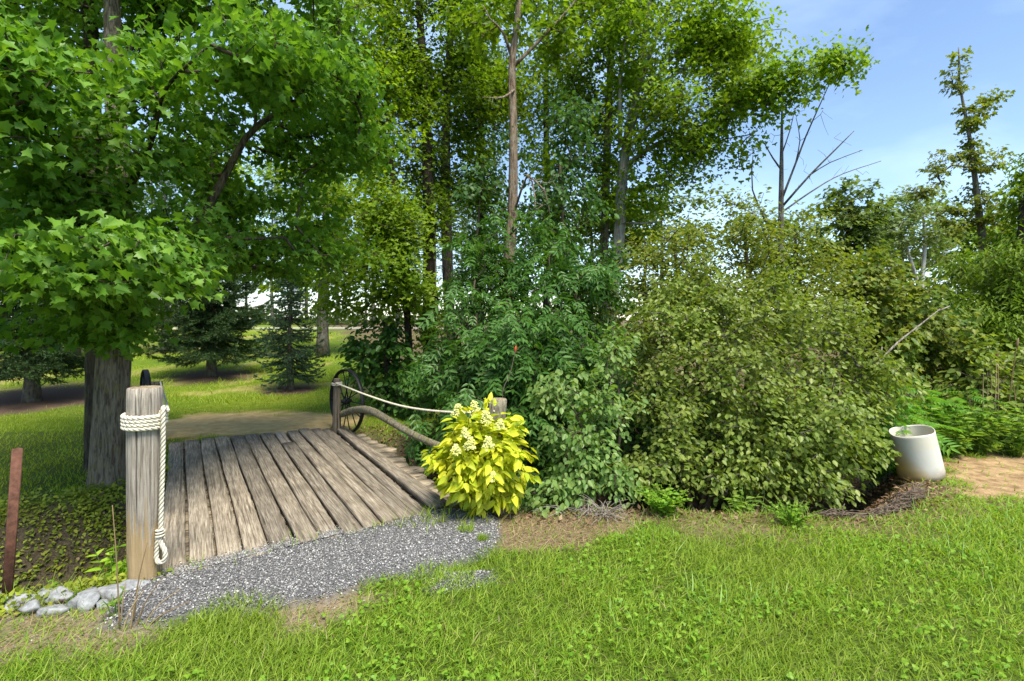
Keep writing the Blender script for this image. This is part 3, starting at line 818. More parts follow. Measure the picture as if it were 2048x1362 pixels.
make_tree('grey_maple', 'tall pale grey maple reaching a long bough out over the shrubs', 'tree',
    [[(1212, 760, 9.4, 26), (1222, 620, 9.4, 24), (1238, 470, 9.4, 23), (1246, 340, 9.4, 20), (1268, 200, 9.5, 15), (1292, 60, 9.6, 11), (1310, -150, 9.8, 6)]],
    [(1330, 90, 170, 130, 9.2, 1.1, 190), (1480, 60, 90, 90, 8.8, .8, 70), (1330, 230, 150, 90, 9.0, 0.9, 90), (1450, 200, 110, 60, 8.6, .7, 60), (1570, 165, 70, 42, 8.2, .5, 34), (1650, 122, 55, 26, 8.0, .35, 24),
     (1420, 300, 90, 50, 8.8, .7, 40), (1290, 380, 120, 60, 9.2, .7, 40), (1300, -80, 240, 100, 9.6, 1.2, 110), (1560, 210, 50, 30, 8.2, .3, 12)],
    MAPLE_T, M_LIME, M_BARK_G, k=34, size=0.076, spread=0.52, flat=0.24, droop=0.5, gap=-0.12, twig=M_TWIG, sides=16,
    limbs=[[(1246, 335, 9.4, 10), (1320, 285, 9.2, 9), (1400, 265, 8.9, 8), (1480, 200, 8.5, 6), (1570, 155, 8.2, 4), (1690, 115, 8.0, 2)],
           [(1250, 290, 9.4, 12), (1290, 190, 9.2, 9), (1340, 120, 9.0, 7), (1420, 30, 8.9, 4)], [(1240, 290, 9.4, 9), (1242, 140, 9.2, 7), (1262, 40, 9.2, 5)],
           [(1262, 230, 9.4, 9), (1300, 110, 9.6, 7), (1345, 0, 9.8, 5)],
           [(1290, 190, 9.2, 7), (1380, 130, 8.9, 5), (1480, 60, 8.7, 3)], [(1250, 300, 9.3, 8), (1330, 220, 8.8, 6), (1430, 170, 8.5, 3)], [(1242, 380, 9.4, 6), (1320, 370, 9.0, 4), (1400, 330, 8.8, 2.5)], [(1230, 445, 9.4, 5), (1290, 447, 9.1, 4), (1330, 440, 9, 2)]])
make_tree('twin_trunk_maple', 'thin dark maple rising just beside the pale grey maple', 'tree',
    [[(1204, 700, 10.2, 20), (1208, 520, 10.2, 17), (1214, 300, 10.2, 16), (1222, 100, 10.3, 13), (1230, -200, 10.5, 7)]],
    [(1190, 120, 130, 160, 10.4, 1.0, 150), (1180, -60, 170, 100, 10.5, 1.0, 80), (1170, 330, 120, 110, 10.4, 0.8, 100), (1260, 470, 110, 80, 10.6, .8, 50), (1130, 480, 80, 80, 10.8, .6, 40)],
    MAPLE_T, M_MID, M_BARK, k=34, size=0.076, spread=0.52, flat=0.24, gap=-0.1, twig=M_TWIG)
for i, (x, d, lab) in enumerate([(1090, 12.5, 'leafy tree filling the gap behind the dying tree'), (960, 13.0, 'thin leafy tree standing behind the tall brown maple')]):
    make_tree('background_maple', lab, 'tree',
        [[(x, 700, d, 15), (x + 6, 450, d, 13), (x + 2, 200, d, 10), (x + 12, -60, d, 5)]],
        [(x + 10, 180, 110, 170, d, 1.1, 110), (x, 430, 110, 120, d, 1.0, 80), (x, -50, 130, 80, d, 1.0, 50)],
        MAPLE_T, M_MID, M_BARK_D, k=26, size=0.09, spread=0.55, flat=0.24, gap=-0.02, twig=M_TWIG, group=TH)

# ---- thicket of ash like suckers with dark compound leaves
def shrub(name, label, stems, blobs, leaf, lmat, bark=M_TWIG, **kw):
    kw.setdefault('sides', 6); kw.setdefault('flare', 0.0); kw.setdefault('rough', 0.03); kw.setdefault('lower', 0.5); kw.setdefault('trunk_from', 0.12)
    return make_tree(name, label, 'shrub', stems, blobs, leaf, lmat, bark, **kw)
shrub('ash_thicket', 'dark green ash thicket with long narrow leaflets behind the golden shrub', 
    [[(1000, 930, 6.6, 12), (1010, 760, 6.6, 9), (1020, 600, 6.7, 5)], [(1060, 960, 6.4, 12), (1080, 780, 6.4, 9), (1110, 620, 6.5, 5)], [(940, 900, 7.0, 11), (930, 720, 7.0, 8), (950, 560, 7.0, 4)], [(1150, 950, 6.8, 11), (1160, 760, 6.8, 8), (1150, 560, 6.8, 4)]],
    [(1070, 690, 120, 120, 6.2, 0.7, 120), (1000, 830, 100, 130, 5.9, .6, 95), (930, 700, 80, 100, 6.8, 0.6, 62), (1130, 560, 120, 90, 7.0, 0.7, 80), (980, 560, 90, 90, 7.2, 0.6, 55), (1170, 720, 80, 110, 6.6, .6, 60),
     (860, 880, 50, 45, 6.4, .4, 16), (1060, 960, 110, 60, 5.6, .4, 50), (1100, 830, 100, 100, 6.0, .5, 60), (870, 760, 60, 60, 7.2, .5, 22), (1020, 470, 110, 60, 7.4, .5, 30)],
    ASH, M_ASH, k=7, size=0.235, spread=0.30, flat=0.2, droop=0.6, tilt=0.45, gap=-0.25, wl=0.7, tip=0.003)
shrub('vine_tangle', 'dark leafy vine climbing between the dying tree and the grey maple',
    [[(1140, 800, 8.4, 10), (1130, 560, 8.4, 8), (1120, 330, 8.4, 5)], [(960, 760, 8.6, 9), (950, 560, 8.6, 7), (965, 330, 8.6, 4)]],
    [(1120, 430, 100, 110, 8.4, .7, 80), (955, 430, 60, 110, 8.6, .5, 42), (1140, 270, 80, 90, 8.6, .6, 44), (1210, 560, 60, 80, 8.6, .5, 34), (1000, 330, 60, 80, 8.5, .5, 22)],
    OVATE, leaf_mat('vine leaf', [(.022, .06, .016), (.036, .085, .022), (.06, .12, .035)], 0.34, 0.4, 0.4, (.07, .12, .025)), k=14, size=0.10, spread=0.30, flat=0.25, droop=0.7, tilt=0.6, gap=-0.15, wl=0.8, tip=0.003)
# ---- the big round leaved shrubs over the ditch
shrub('alder_shrub', 'broad shrub with dull green oval leaves spilling over the ditch edge',
    [[(1405, 1030, 5.2, 17), (1450, 940, 5.3, 13), (1490, 850, 5.5, 10), (1560, 760, 5.7, 6)], [(1400, 1025, 5.3, 14), (1430, 900, 5.4, 11), (1450, 750, 5.6, 8), (1440, 600, 5.8, 4)],
     [(1380, 1010, 5.4, 12), (1360, 900, 5.5, 9), (1330, 760, 5.7, 6)], [(1430, 1030, 5.4, 13), (1560, 880, 5.4, 9), (1680, 790, 5.6, 7), (1760, 710, 5.8, 4)], [(1390, 1015, 5.5, 12), (1400, 830, 5.9, 9), (1390, 640, 6.1, 5)]],
    [(1420, 800, 150, 120, 5.3, 0.5, 120), (1560, 830, 160, 110, 5.2, 0.5, 130), (1350, 700, 120, 120, 5.6, 0.5, 80), (1510, 680, 170, 110, 5.7, 0.6, 130), (1640, 880, 120, 80, 5.1, .45, 75), (1570, 950, 110, 65, 4.9, .35, 55),
     (1330, 600, 70, 60, 6.0, .4, 24), (1360, 915, 80, 60, 5.0, .3, 34), (1285, 950, 60, 45, 4.9, .25, 22), (1640, 960, 100, 45, 4.9, .3, 40), (1700, 900, 60, 55, 5.2, .3, 26), (1500, 960, 90, 45, 4.95, .3, 26), (1385, 560, 40, 70, 6.2, .3, 22), (1555, 560, 50, 70, 6.2, .3, 26), (1690, 640, 60, 60, 6.2, .3, 24), (1750, 820, 40, 40, 5.6, .25, 12), (1680, 760, 110, 90, 5.8, .5, 70), (1770, 770, 70, 60, 5.9, .4, 40), (1290, 780, 60, 80, 5.7, .4, 30), (1450, 600, 130, 60, 6.0, .5, 46), (1620, 640, 110, 70, 6.1, .5, 46), (1330, 830, 60, 80, 5.4, .4, 22), (1520, 960, 60, 30, 5.0, .2, 12)],
    OVATE, M_SHRUB, k=27, size=0.058, spread=0.27, flat=0.22, droop=0.5, tilt=0.65, gap=-0.03, wl=0.5, tip=0.0032, parts=0, twig=M_BARK_S)
shrub('olive_shrub', 'tall olive yellow shrub rising behind the dull green shrub',
    [[(1380, 900, 7.2, 12), (1370, 700, 7.2, 10), (1350, 500, 7.2, 6)], [(1480, 900, 7.2, 13), (1500, 680, 7.2, 10), (1490, 460, 7.2, 5)], [(1600, 900, 7.4, 12), (1610, 700, 7.4, 9), (1590, 470, 7.4, 5)], [(1300, 850, 7.6, 11), (1290, 650, 7.6, 8), (1290, 480, 7.6, 4)]],
    [(1340, 530, 110, 100, 7.1, 0.7, 85), (1480, 480, 120, 110, 7.2, 0.7, 110), (1600, 520, 110, 110, 7.3, 0.7, 105), (1420, 640, 150, 100, 6.8, 0.6, 110), (1590, 650, 130, 100, 6.8, 0.6, 100), (1290, 620, 80, 120, 7.2, .6, 60), (1690, 620, 60, 90, 7.3, .5, 40), (1240, 720, 60, 90, 7.0, .5, 36)],
    OVATE, M_OLIVE, k=28, size=0.058, spread=0.34, flat=0.25, droop=0.4, tilt=0.55, gap=-0.2, wl=0.8, tip=0.003)
shrub('dogwood_shrub', 'pale green round leaved sprays hanging between ash thicket and broad shrub',
    [[(1200, 1010, 5.2, 9), (1180, 900, 5.1, 7), (1130, 780, 4.9, 4)], [(1215, 1010, 5.3, 9), (1240, 870, 5.2, 7), (1230, 700, 5.2, 4)]],
    [(1170, 900, 75, 60, 4.7, 0.25, 46), (1110, 790, 50, 50, 4.8, .25, 22), (1200, 960, 80, 45, 4.6, .25, 34), (1210, 800, 70, 70, 5.0, .3, 34), (1130, 980, 50, 28, 4.5, .2, 14), (1230, 700, 60, 60, 5.3, .3, 22), (1050, 1000, 34, 20, 4.4, .15, 7)],
    OVATE, M_DOG, k=17, size=0.062, spread=0.22, flat=0.22, droop=0.55, tilt=0.5, gap=-0.3, wl=0.5, tip=0.0025)
shrub('wheel_sapling', 'shaded leafy sapling growing right behind the black wheel',
    [[(775, 830, 9.0, 12), (772, 720, 9.0, 9), (768, 640, 9.0, 5)], [(760, 815, 9.3, 8), (740, 720, 9.3, 5)]],
    [(775, 730, 80, 70, 8.9, 0.6, 80), (700, 690, 40, 26, 9.2, .4, 8), (830, 790, 55, 45, 8.6, .4, 28), (770, 680, 70, 40, 9.0, .5, 34), (770, 800, 34, 26, 8.9, .3, 10)],
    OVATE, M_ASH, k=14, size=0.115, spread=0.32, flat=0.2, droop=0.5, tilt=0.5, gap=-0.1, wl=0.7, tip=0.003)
shrub('shade_bush', 'shaded dark bush deep between the pale sprays and broad shrub',
    [[(1270, 930, 7.0, 9), (1280, 800, 7.0, 6)], [(1350, 920, 7.2, 9), (1340, 800, 7.2, 6)]],
    [(1270, 820, 90, 80, 7.0, .5, 60), (1360, 830, 90, 80, 7.2, .5, 50), (1310, 930, 80, 60, 6.2, .4, 44), (1400, 960, 80, 50, 6.0, .4, 30), (1500, 850, 120, 80, 7.0, .5, 50), (1640, 840, 110, 80, 7.0, .5, 50)],
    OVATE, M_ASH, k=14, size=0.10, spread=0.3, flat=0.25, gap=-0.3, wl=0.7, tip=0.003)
# ---- right hand trees
make_tree('bare_tree', 'bare dead tree with thin upswept branches above the olive shrub', 'tree',
    [[(1562, 640, 8.6, 12), (1562, 430, 8.6, 10), (1563, 330, 8.6, 8), (1564, 230, 8.6, 4), (1566, 180, 8.6, 2)]], [], SMALL, M_OLIVE, M_BARK_S, sides=8, bare=[(1625, 260, 45, 60, 8.4, .15, 12), (1680, 300, 45, 36, 8.2, .12, 12), (1565, 280, 36, 70, 8.6, .15, 22), (1700, 340, 60, 14, 9, .12, 10), (1508, 350, 12, 45, 8.5, .1, 6), (1600, 340, 40, 40, 8.5, .15, 12)],
    limbs=[[(1563, 400, 8.6, 5), (1590, 330, 8.5, 4), (1615, 265, 8.4, 3), (1660, 165, 8.3, 1.5)], [(1563, 415, 8.6, 5), (1620, 350, 8.3, 4), (1665, 305, 8.2, 3), (1708, 262, 8.1, 1.5)],
           [(1563, 425, 8.6, 4), (1620, 385, 8.8, 3), (1680, 350, 9, 2), (1762, 322, 9.1, 1.2)], [(1563, 340, 8.6, 4), (1545, 315, 8.5, 3), (1525, 280, 8.4, 1.5)], [(1620, 350, 8.3, 2.5), (1660, 325, 8.2, 2), (1725, 300, 8, 1.2)],
           [(1563, 310, 8.6, 3), (1580, 260, 8.7, 2), (1590, 215, 8.7, 1.2)], [(1535, 450, 8.6, 4), (1505, 380, 8.5, 3), (1506, 310, 8.4, 1.5)], [(1590, 330, 8.5, 2.5), (1600, 280, 8.6, 2), (1592, 235, 8.6, 1)]])
make_tree('slender_maple', 'slender sparse maple towering alone above the far thicket', 'tree',
    [[(1975, 720, 10.5, 17), (1970, 530, 10.5, 15), (1955, 400, 10.5, 11), (1940, 280, 10.5, 7), (1920, 170, 10.5, 4), (1917, 95, 10.5, 2)]],
    [(1945, 230, 34, 60, 10.5, .3, 24), (1960, 320, 46, 60, 10.5, .4, 34), (1880, 330, 46, 36, 10.3, .4, 16), (1950, 430, 70, 70, 10.5, .6, 60), (1850, 385, 40, 22, 10.2, .3, 10), (1985, 200, 22, 30, 10.6, .2, 7), (1905, 150, 26, 40, 10.4, .2, 11), (1940, 545, 80, 50, 10.4, .6, 40), (1918, 108, 8, 14, 10.5, .08, 3)],
    MAPLE_S, M_OLIVE, M_BARK_S, k=20, size=0.075, spread=0.28, droop=0.5, gap=-0.2, twig=M_TWIG, lower=0.9)
make_tree('edge_tree', 'dense bright green tree with drooping leaf sprays beyond the barrel', 'tree',
    [[(2035, 760, 9.0, 20), (2040, 560, 9.0, 17), (2045, 400, 9.0, 10)], [(2020, 720, 9.6, 14), (2010, 600, 9.6, 10)]],
    [(2010, 640, 130, 80, 8.7, .7, 120), (1990, 560, 110, 70, 8.9, .6, 90), (2080, 420, 80, 110, 9.0, .7, 60), (2120, 600, 110, 160, 9.0, .9, 90), (2040, 500, 70, 60, 9.1, .5, 40), (1930, 650, 70, 50, 8.8, .5, 40), (2060, 350, 50, 40, 9.0, .4, 16)],
    LANCE, M_MID, M_BARK_D, k=34, size=0.11, spread=0.40, flat=0.2, droop=0.5, tilt=0.45, gap=-0.2, twig=M_TWIG)
make_tree('birch_tree', 'pale grey green birch with whitish stem between far trees', 'tree',
    [[(1838, 640, 14, 9), (1846, 540, 14, 8), (1850, 470, 14, 6), (1840, 400, 14, 3)], [(1835, 560, 14, 6), (1815, 500, 14, 5), (1800, 450, 14, 3)]],
    [(1830, 430, 70, 60, 14, .9, 80), (1790, 470, 50, 50, 14, .7, 46), (1880, 480, 40, 50, 14.2, .6, 34)],
    SMALL, M_BIRCH, M_BIRCHBARK, k=26, size=0.11, spread=0.45, gap=-0.15, twig=M_BIRCHBARK, sides=8)
make_tree('round_maple', 'rounded yellow green maple beyond the olive shrub', 'tree',
    [[(1690, 640, 13, 12), (1695, 480, 13, 9), (1700, 400, 13, 5)]],
    [(1700, 440, 70, 80, 13, .9, 100), (1660, 500, 50, 60, 13, .7, 46), (1745, 520, 50, 50, 13, .7, 40)],
    MAPLE_S, M_FAR, M_BARK_D, k=17, size=0.13, spread=0.42, gap=-0.15, twig=M_TWIG, sides=8)
shrub('maple_shrub', 'shaded maple shrub under the fallen leaning branch',
    [[(1790, 800, 7.4, 12), (1780, 660, 7.4, 8), (1770, 560, 7.4, 4)], [(1850, 800, 7.6, 12), (1850, 680, 7.6, 8), (1840, 600, 7.6, 4)]],
    [(1780, 600, 90, 70, 7.3, .6, 70), (1840, 680, 90, 70, 7.3, .5, 70), (1760, 700, 80, 70, 7.1, .5, 60), (1900, 740, 70, 50, 7.4, .5, 40), (1720, 560, 50, 60, 7.8, .5, 34)],
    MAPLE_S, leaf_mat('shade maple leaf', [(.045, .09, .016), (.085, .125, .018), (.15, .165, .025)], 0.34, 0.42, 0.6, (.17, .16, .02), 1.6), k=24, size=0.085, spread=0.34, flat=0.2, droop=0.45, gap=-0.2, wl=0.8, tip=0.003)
shrub('round_leaf_bush', 'low yellowish bush with round pale leaves behind the dry stalks',
    [[(1960, 830, 7.0, 9), (1950, 740, 7.0, 6)], [(2020, 830, 7.2, 9), (2030, 740, 7.2, 6)]],
    [(1960, 720, 80, 50, 7.0, .5, 60), (2050, 740, 70, 60, 7.3, .5, 46), (1900, 780, 60, 40, 6.9, .4, 30), (1990, 790, 90, 40, 6.9, .4, 40)],
    OVATE, M_SHRUB, k=13, size=0.09, spread=0.28, flat=0.2, gap=-0.2, wl=0.7, tip=0.003)
for i, (x, d, ytop, w, lab, m_) in enumerate([
        (1320, 19, 330, 130, 'far leafy tree glimpsed behind the grey maple', M_FAR), (1560, 20, 400, 120, 'far leafy tree behind the bare dead tree', M_FAR),
        (1800, 19, 390, 110, 'far bushy tree behind the pale birch', M_FAR), (1960, 18, 420, 110, 'far bushy tree behind the slender maple', M_MID), (2120, 17, 330, 130, 'far tall tree behind the bright green tree', M_FAR),
        (1180, 21, 380, 130, 'far leafy tree glimpsed behind the thin dark maple', M_FAR)]):
    make_tree('distant_tree', lab, 'tree', [[(x, 650, d, 8), (x + 4, 520, d, 7), (x, ytop + 30, d, 3)]],
        [(x, (ytop + 560) / 2, w, (560 - ytop) / 2, d, 1.8, 100), (x - 20, 590, w * 1.1, 60, d, 1.6, 60)],
        MAPLE_S, m_, M_BARK_D, k=14, size=0.2, spread=0.65, gap=-0.1, wl=1.8, twig=M_TWIG, sides=8, group=TH, seg=0.6)

# ---- a park tree beyond the small spruce
make_tree('park_tree', 'stout grey trunked tree standing past the small spruce', 'tree',
    [[(645, 672, 17, 23), (645, 620, 17, 21), (648, 560, 17, 20), (652, 440, 17, 15), (650, 300, 17, 8)]],
    [(620, 540, 110, 45, 17, 1.3, 60), (560, 480, 130, 60, 17, 1.4, 80), (690, 470, 120, 70, 17, 1.4, 70), (640, 350, 180, 110, 17, 1.8, 150), (560, 580, 60, 22, 16.5, .7, 16)],
    MAPLE_S, M_LIME, M_BARK_S, k=15, size=0.15, spread=0.55, gap=-0.1, wl=1.6, twig=M_TWIG, sides=12)
# ---- spruces
def spruce(name, label, base, h, rbot, z0, mat, tw, n_whorl, per, seed, fill=1.0, nl=0.035):
    r_ = np.random.default_rng(seed)
    root = empty(name, base); tag(root, label, 'tree', None)
    q = np.array([(0.02 * math.sin(k), 0.02 * math.cos(k * 1.7), h * k / 11 - 0.1) for k in range(12)])
    V, f = trunk_geo(q, tw * (1 - np.linspace(0, 1, 12) * 0.93), 12, 0.06, seed, 0.35)
    link('trunk', mesh_data('trunk', V, [x for y in f for x in y], [len(y) for y in f], M_BARK_S, True), root)
    A = []; B = []; ra = []; rb = []; ts = []; td = []; tl = []
    for w in range(n_whorl):
        u = w / (n_whorl - 1.0)
        zc = z0 + (h - 0.08 - z0) * u ** 0.95
        Lm = rbot * (1 - u) ** 0.85 * (0.75 + 0.25 * min(1, u * 6)) + 0.05
        for b_ in range(per):
            a = 2 * math.pi * (b_ + r_.random() * 0.7) / per + w * 1.3
            Lb = Lm * (0.72 + 0.4 * r_.random()); z = zc + r_.normal() * 0.06
            n = max(3, int(Lb / 0.11)); s = np.linspace(0, 1, n + 1)
            drp = -0.30 * (1 - u) - 0.05 + r_.normal() * 0.06
            rise = 0.45 * u + 0.1
            pts = np.c_[np.cos(a) * s * Lb, np.sin(a) * s * Lb, z + Lb * (drp * np.sin(s * 2.2) + rise * s * s)]
            A.append(pts[:-1]); B.append(pts[1:]); rr = 0.016 * (1 - s * 0.85) * (Lb / rbot + 0.3)
            ra.append(rr[:-1]); rb.append(rr[1:])
            for i in range(1, n + 1):
                d = unit(pts[i] - pts[i - 1]); sd_ = unit(np.cross(d, UP))
                for sg in (-1, 1, 0):
                    if sg == 0 and i < n and r_.random() < 0.5: continue
                    ll = (0.10 + 0.30 * Lb * (1 - s[i]) ** 0.8 * min(1, s[i] * 3 + 0.25)) * (0.7 + 0.5 * r_.random())
                    dd = unit(d * (0.75 if sg else 1.0) + sd_ * sg * (0.75 + 0.3 * r_.random()) + UP * r_.normal() * 0.16 - UP * 0.10 * (1 - u))
                    ts.append(pts[i]); td.append(dd); tl.append(min(ll, 0.42))
    ts = np.array(ts); td = np.array(td); tl = np.array(tl)
    A = np.concatenate(A + [ts]); B = np.concatenate(B + [ts + td * tl[:, None]])
    ra = np.concatenate(ra + [np.full(len(ts), .004)]); rb = np.concatenate(rb + [np.full(len(ts), .002)])
    V, lp, sz = edge_tubes(A, B, ra, rb, 3)
    t_ = link('branchwork', mesh_data('branchwork', V, lp, sz, M_TWIG), root); t_['kind'] = 'stuff'
    cnt = np.maximum(14, (tl * 190 * fill).astype(int))
    idx = np.repeat(np.arange(len(ts)), cnt); n = len(idx)
    u = r_.random(n); p = ts[idx] + td[idx] * (u * tl[idx])[:, None]
    rad = unit(r_.normal(size=(n, 3)) + UP * 0.35)
    t = unit(td[idx] * 0.75 + rad * 0.75)
    X = unit(np.cross(t, r_.normal(size=(n, 3)))); Z = np.cross(X, t)
    tpl = (np.array([(-.5, 0, 0), (.5, 0, 0), (0, 1, 0)]), [(0, 1, 2)])
    s = np.c_[np.full(n, 0.0165), 1.25 * nl * (0.75 + 0.5 * r_.random(n)), np.ones(n)]
    V, lp, sz = inst(tpl, p, X, t, Z, s)
    c_ = link('crown', mesh_data('crown', V, lp, sz, mat), root); c_['kind'] = 'stuff'
    return root
spruce('spruce_tree', 'large dark spruce with bare lower trunk on bed of brown needles', G(62, 803), 5.6, 1.9, 0.95, M_SPRUCE, 0.13, 21, 9, 3, 0.72, 0.062)
spruce('spruce_tree', 'bushy green spruce on clear trunk beyond the wooden bridge', G(422, 752), 5.0, 1.8, 0.85, M_SPRUCE, 0.12, 22, 9, 4, 0.75, 0.062)
spruce('spruce_tree', 'small narrow bluish spruce near the black wheel', G(580, 780), 2.75, 0.80, 0.42, M_SPRUCE_B, 0.07, 17, 7, 5, 1.2, 0.035)
spruce('spruce_tree', 'tall spruce half hidden behind the bushy green spruce', G(330, 705), 6.5, 1.7, 1.3, M_SPRUCE, 0.13, 15, 6, 6, 0.55, 0.075)
spruce('spruce_tree', 'shadowy spruce behind the big maple trunks', G(150, 715), 6.5, 1.9, 1.0, M_SPRUCE, 0.13, 15, 6, 8, 0.55, 0.075)
# ---- row of tall pines at the end of the field
PG = 'tall pines in a row across the end of the field'
pine_me = None
def pine_mesh(seed):
    r_ = np.random.default_rng(seed)
    h = 15.0
    q = np.array([(0.05 * math.sin(k * 1.3 + seed), 0.05 * math.cos(k), h * k / 9 - 0.2) for k in range(10)])
    V, f = trunk_geo(q, 0.17 * (1 - np.linspace(0, 1, 10) * 0.85), 7, 0.05, seed)
    tm = mesh_data('trunk', V, [x for y in f for x in y], [len(y) for y in f], M_BARK_S, True)
    m = 280
    z = 3.6 + (h - 3.6) * r_.random(m); a = r_.random(m) * 6.28
    rr = (0.4 + 2.0 * (1 - (z - 3.6) / (h - 3.0)) ** 0.7) * r_.random(m) ** 0.5
    T = np.c_[np.cos(a) * rr, np.sin(a) * rr, z]
    U = unit(np.c_[np.cos(a), np.sin(a), np.full(m, 0.1)])
    global rng
    old = rng; rng = r_
    p, X, Y, Z = leaf_frames(T, U, 16, 0.6, 0.18, 0.1, 0.7)
    rng = old
    V, lp, sz = inst(SMALL, p, X, Y, Z, np.c_[0.16 * (0.5 + r_.random(len(p))), 0.30 * (0.6 + 0.6 * r_.random(len(p))), np.full(len(p), .2)])
    return tm, mesh_data('crown', V, lp, sz, M_PINE)
pines = [pine_mesh(s) for s in (21, 22, 23)]
for i in range(34):
    px = -240 + i * 37 + rng.normal() * 10; d = 44 + 5 * (i % 3) + rng.normal() * 1.2
    x = (px - 1024) / F * d
    root = empty('pine_tree', (x, d, hz(x, d) - 0.05), rng.random() * 6.28); s = 0.85 + 0.3 * rng.random(); root.scale = (s, s, s)
    tag(root, 'tall thin pine in the row across the end of the field', 'tree', PG)
    tm, cmesh = pines[i % 3]
    link('trunk', tm, root); c_ = link('crown', cmesh, root); c_['kind'] = 'stuff'
# low far brush at the end of the field
def far_brush():
    n = 5200
    px = rng.random(n) * 1500 - 300; d = 52 + 6 * rng.random(n)
    x = (px - 1024) / F * d
    z = height(x, d) + rng.random(n) ** 1.8 * 1.5
    p = np.c_[x, d, z]
    t = unit(rng.normal(size=(n, 3)) + UP * 0.5); X = unit(np.cross(t, rng.normal(size=(n, 3)))); Z = np.cross(X, t)
    V, lp, sz = inst(SMALL, p, X, t, Z, 0.5 * (0.5 + rng.random(n)))
    o = link('undergrowth', mesh_data('undergrowth', V, lp, sz, M_FAR))
    tag(o, 'low far undergrowth below the row of tall pines', 'undergrowth', None, 'stuff')
far_brush()

# ------------------------------------------------------------------ the bridge
bridge = empty('plank_bridge', cA, brz)
tag(bridge, 'weathered wooden plank bridge crossing the ditch from gravel to field', 'bridge')
edges = np.array([0, .075, .155, .232, .31, .392, .474, .552, .628, .702, .775, .845, .915, 1.0])
def plank(u0, u1, v0, v1, dz, seed, name='plank', th=0.05, mat=None, gap=0.0095, twist=0.0):
    n = 13
    v = np.linspace(v0, v1, n)
    w0 = u0 + gap / 2.2 + 0.0035 * (vnoise(v * 7, v * 0 + seed, seed) - 0.5) * 2
    w1 = u1 - gap / 2.2 + 0.0035 * (vnoise(v * 7 + 3, v * 0 + seed, seed + 4) - 0.5) * 2
    L_ = to_b(bil(w0, v)); R_ = to_b(bil(w1, v))
    zt = dz + 0.012 * (vnoise(v * 2.5, v * 0 + seed, seed + 9) - 0.5) * 2
    zl = zt + twist * (v - v0); zr = zt - twist * (v - v0)
    rows = []
    b = 0.007
    for k in range(n):
        l, r = L_[k], R_[k]; dx = unit(r - l)
        rows.append([l + (0, 0, zl[k] - th), l + (0, 0, zl[k] - b), l + dx * b + (0, 0, zl[k]), (l + r) / 2 + (0, 0, (zl[k] + zr[k]) / 2 + 0.003), r - dx * b + (0, 0, zr[k]), r + (0, 0, zr[k] - b), r + (0, 0, zr[k] - th)])
    V = np.array(rows).reshape(-1, 3)
    f = []
    for k in range(n - 1):
        for j in range(7):
            j2 = (j + 1) % 7
            f.append((k * 7 + j, (k + 1) * 7 + j, (k + 1) * 7 + j2, k * 7 + j2))
    f.append(tuple(range(7))); f.append(tuple((n - 1) * 7 + j for j in range(6, -1, -1)))
    mb_ = MB(); mb_.add(V, f)
    return mb_.build(name, mat or M_PLANK, bridge)
v0s = [-.012, -.014, -.010, -.016, -.012, -.010, -.012, -.008, -.004, .0, .004, -.004, .010]
for k in range(13):
    if k == 7: continue
    dz = rng.normal() * 0.004
    if k >= 10: dz -= 0.010
    if k == 12: dz += 0.022
    plank(edges[k], edges[k + 1] - (0.012 if k == 11 else 0), v0s[k], 1.0 + rng.normal() * 0.006, dz, k * 3 + 1, twist=0.012 if k == 12 else 0)
plank(edges[7], edges[8], v0s[7], 0.80, 0.001, 77)
pp = plank(edges[7] + .004, edges[8] - .01, 0.815, 1.0, 0.006, 78, mat=wood_mat('pale patch board', (.17, .135, .10), (.33, .28, .22), (.46, .41, .34), 1, 0.15))
pp['label'] = 'paler short replacement board'
# cross sleepers whose worn ends stick out on the thicket side
for k in range(15):
    v = 0.045 + 0.066 * k
    a = to_b(bil(np.array(0.02), np.array(v))); b_ = to_b(bil(np.array(1.0), np.array(v)))
    d = unit(b_ - a); ext = 0.14 + 0.16 * rng.random()
    a = a - d * 0.03; b_ = b_ + d * ext
    mb_ = MB(); w = 0.085 + 0.03 * rng.random(); hgt = 0.10
    n2 = unit(np.cross(d, UP)); V = []
    for u in (0, .9, .97, 1):
        c = a + (b_ - a) * u; s_ = 1 if u < .95 else (0.85 if u < 1 else 0.55 + .3 * rng.random())
        for (sx, szz) in ((-1, -1), (1, -1), (1, 1), (-1, 1)):
            V.append(c + n2 * sx * w * s_ / 1.0 * 0.9 + UP * (-0.062 - hgt / 2 + szz * hgt / 2 * s_) + rng.normal(size=3) * 0.004)
    f = [(0, 3, 2, 1), (12, 13, 14, 15)]
    for q in range(3):
        for j in range(4):
            f.append((q * 4 + j, q * 4 + (j + 1) % 4, q * 4 + 4 + (j + 1) % 4, q * 4 + 4 + j))
    mb_.add(V, f).build('sleeper', M_SLEEPER, bridge)
# two long logs that carry the sleepers and the tan sill beam showing at the near corner
for u in (0.16, 0.84):
    q = to_b(bil(np.full(8, u), np.linspace(-0.02, 1.02, 8))) - (0, 0, 0.27)
    V, f = trunk_geo(q, np.full(8, 0.105), 10, 0.05, 3)
    link('bearer_log', mesh_data('bearer_log', V, [x for y in f for x in y], [len(y) for y in f], M_LOG, True), bridge)
a = to_b(bil(np.array(0.62), np.array(-0.024))) - (0, 0, 0.040); b_ = to_b(bil(np.array(1.05), np.array(0.004))) - (0, 0, 0.045)
mb_ = MB(); d = unit(b_ - a); n2 = unit(np.cross(d, UP))
mb_.box((a + b_) / 2, np.linalg.norm(b_ - a), 0.07, 0.035, np.stack([d, -n2, UP], 1))
mb_.build('sill_beam', wood_mat('tan beam', (.17, .11, .06), (.33, .22, .12), (.46, .33, .20), 0, 0.2), bridge)

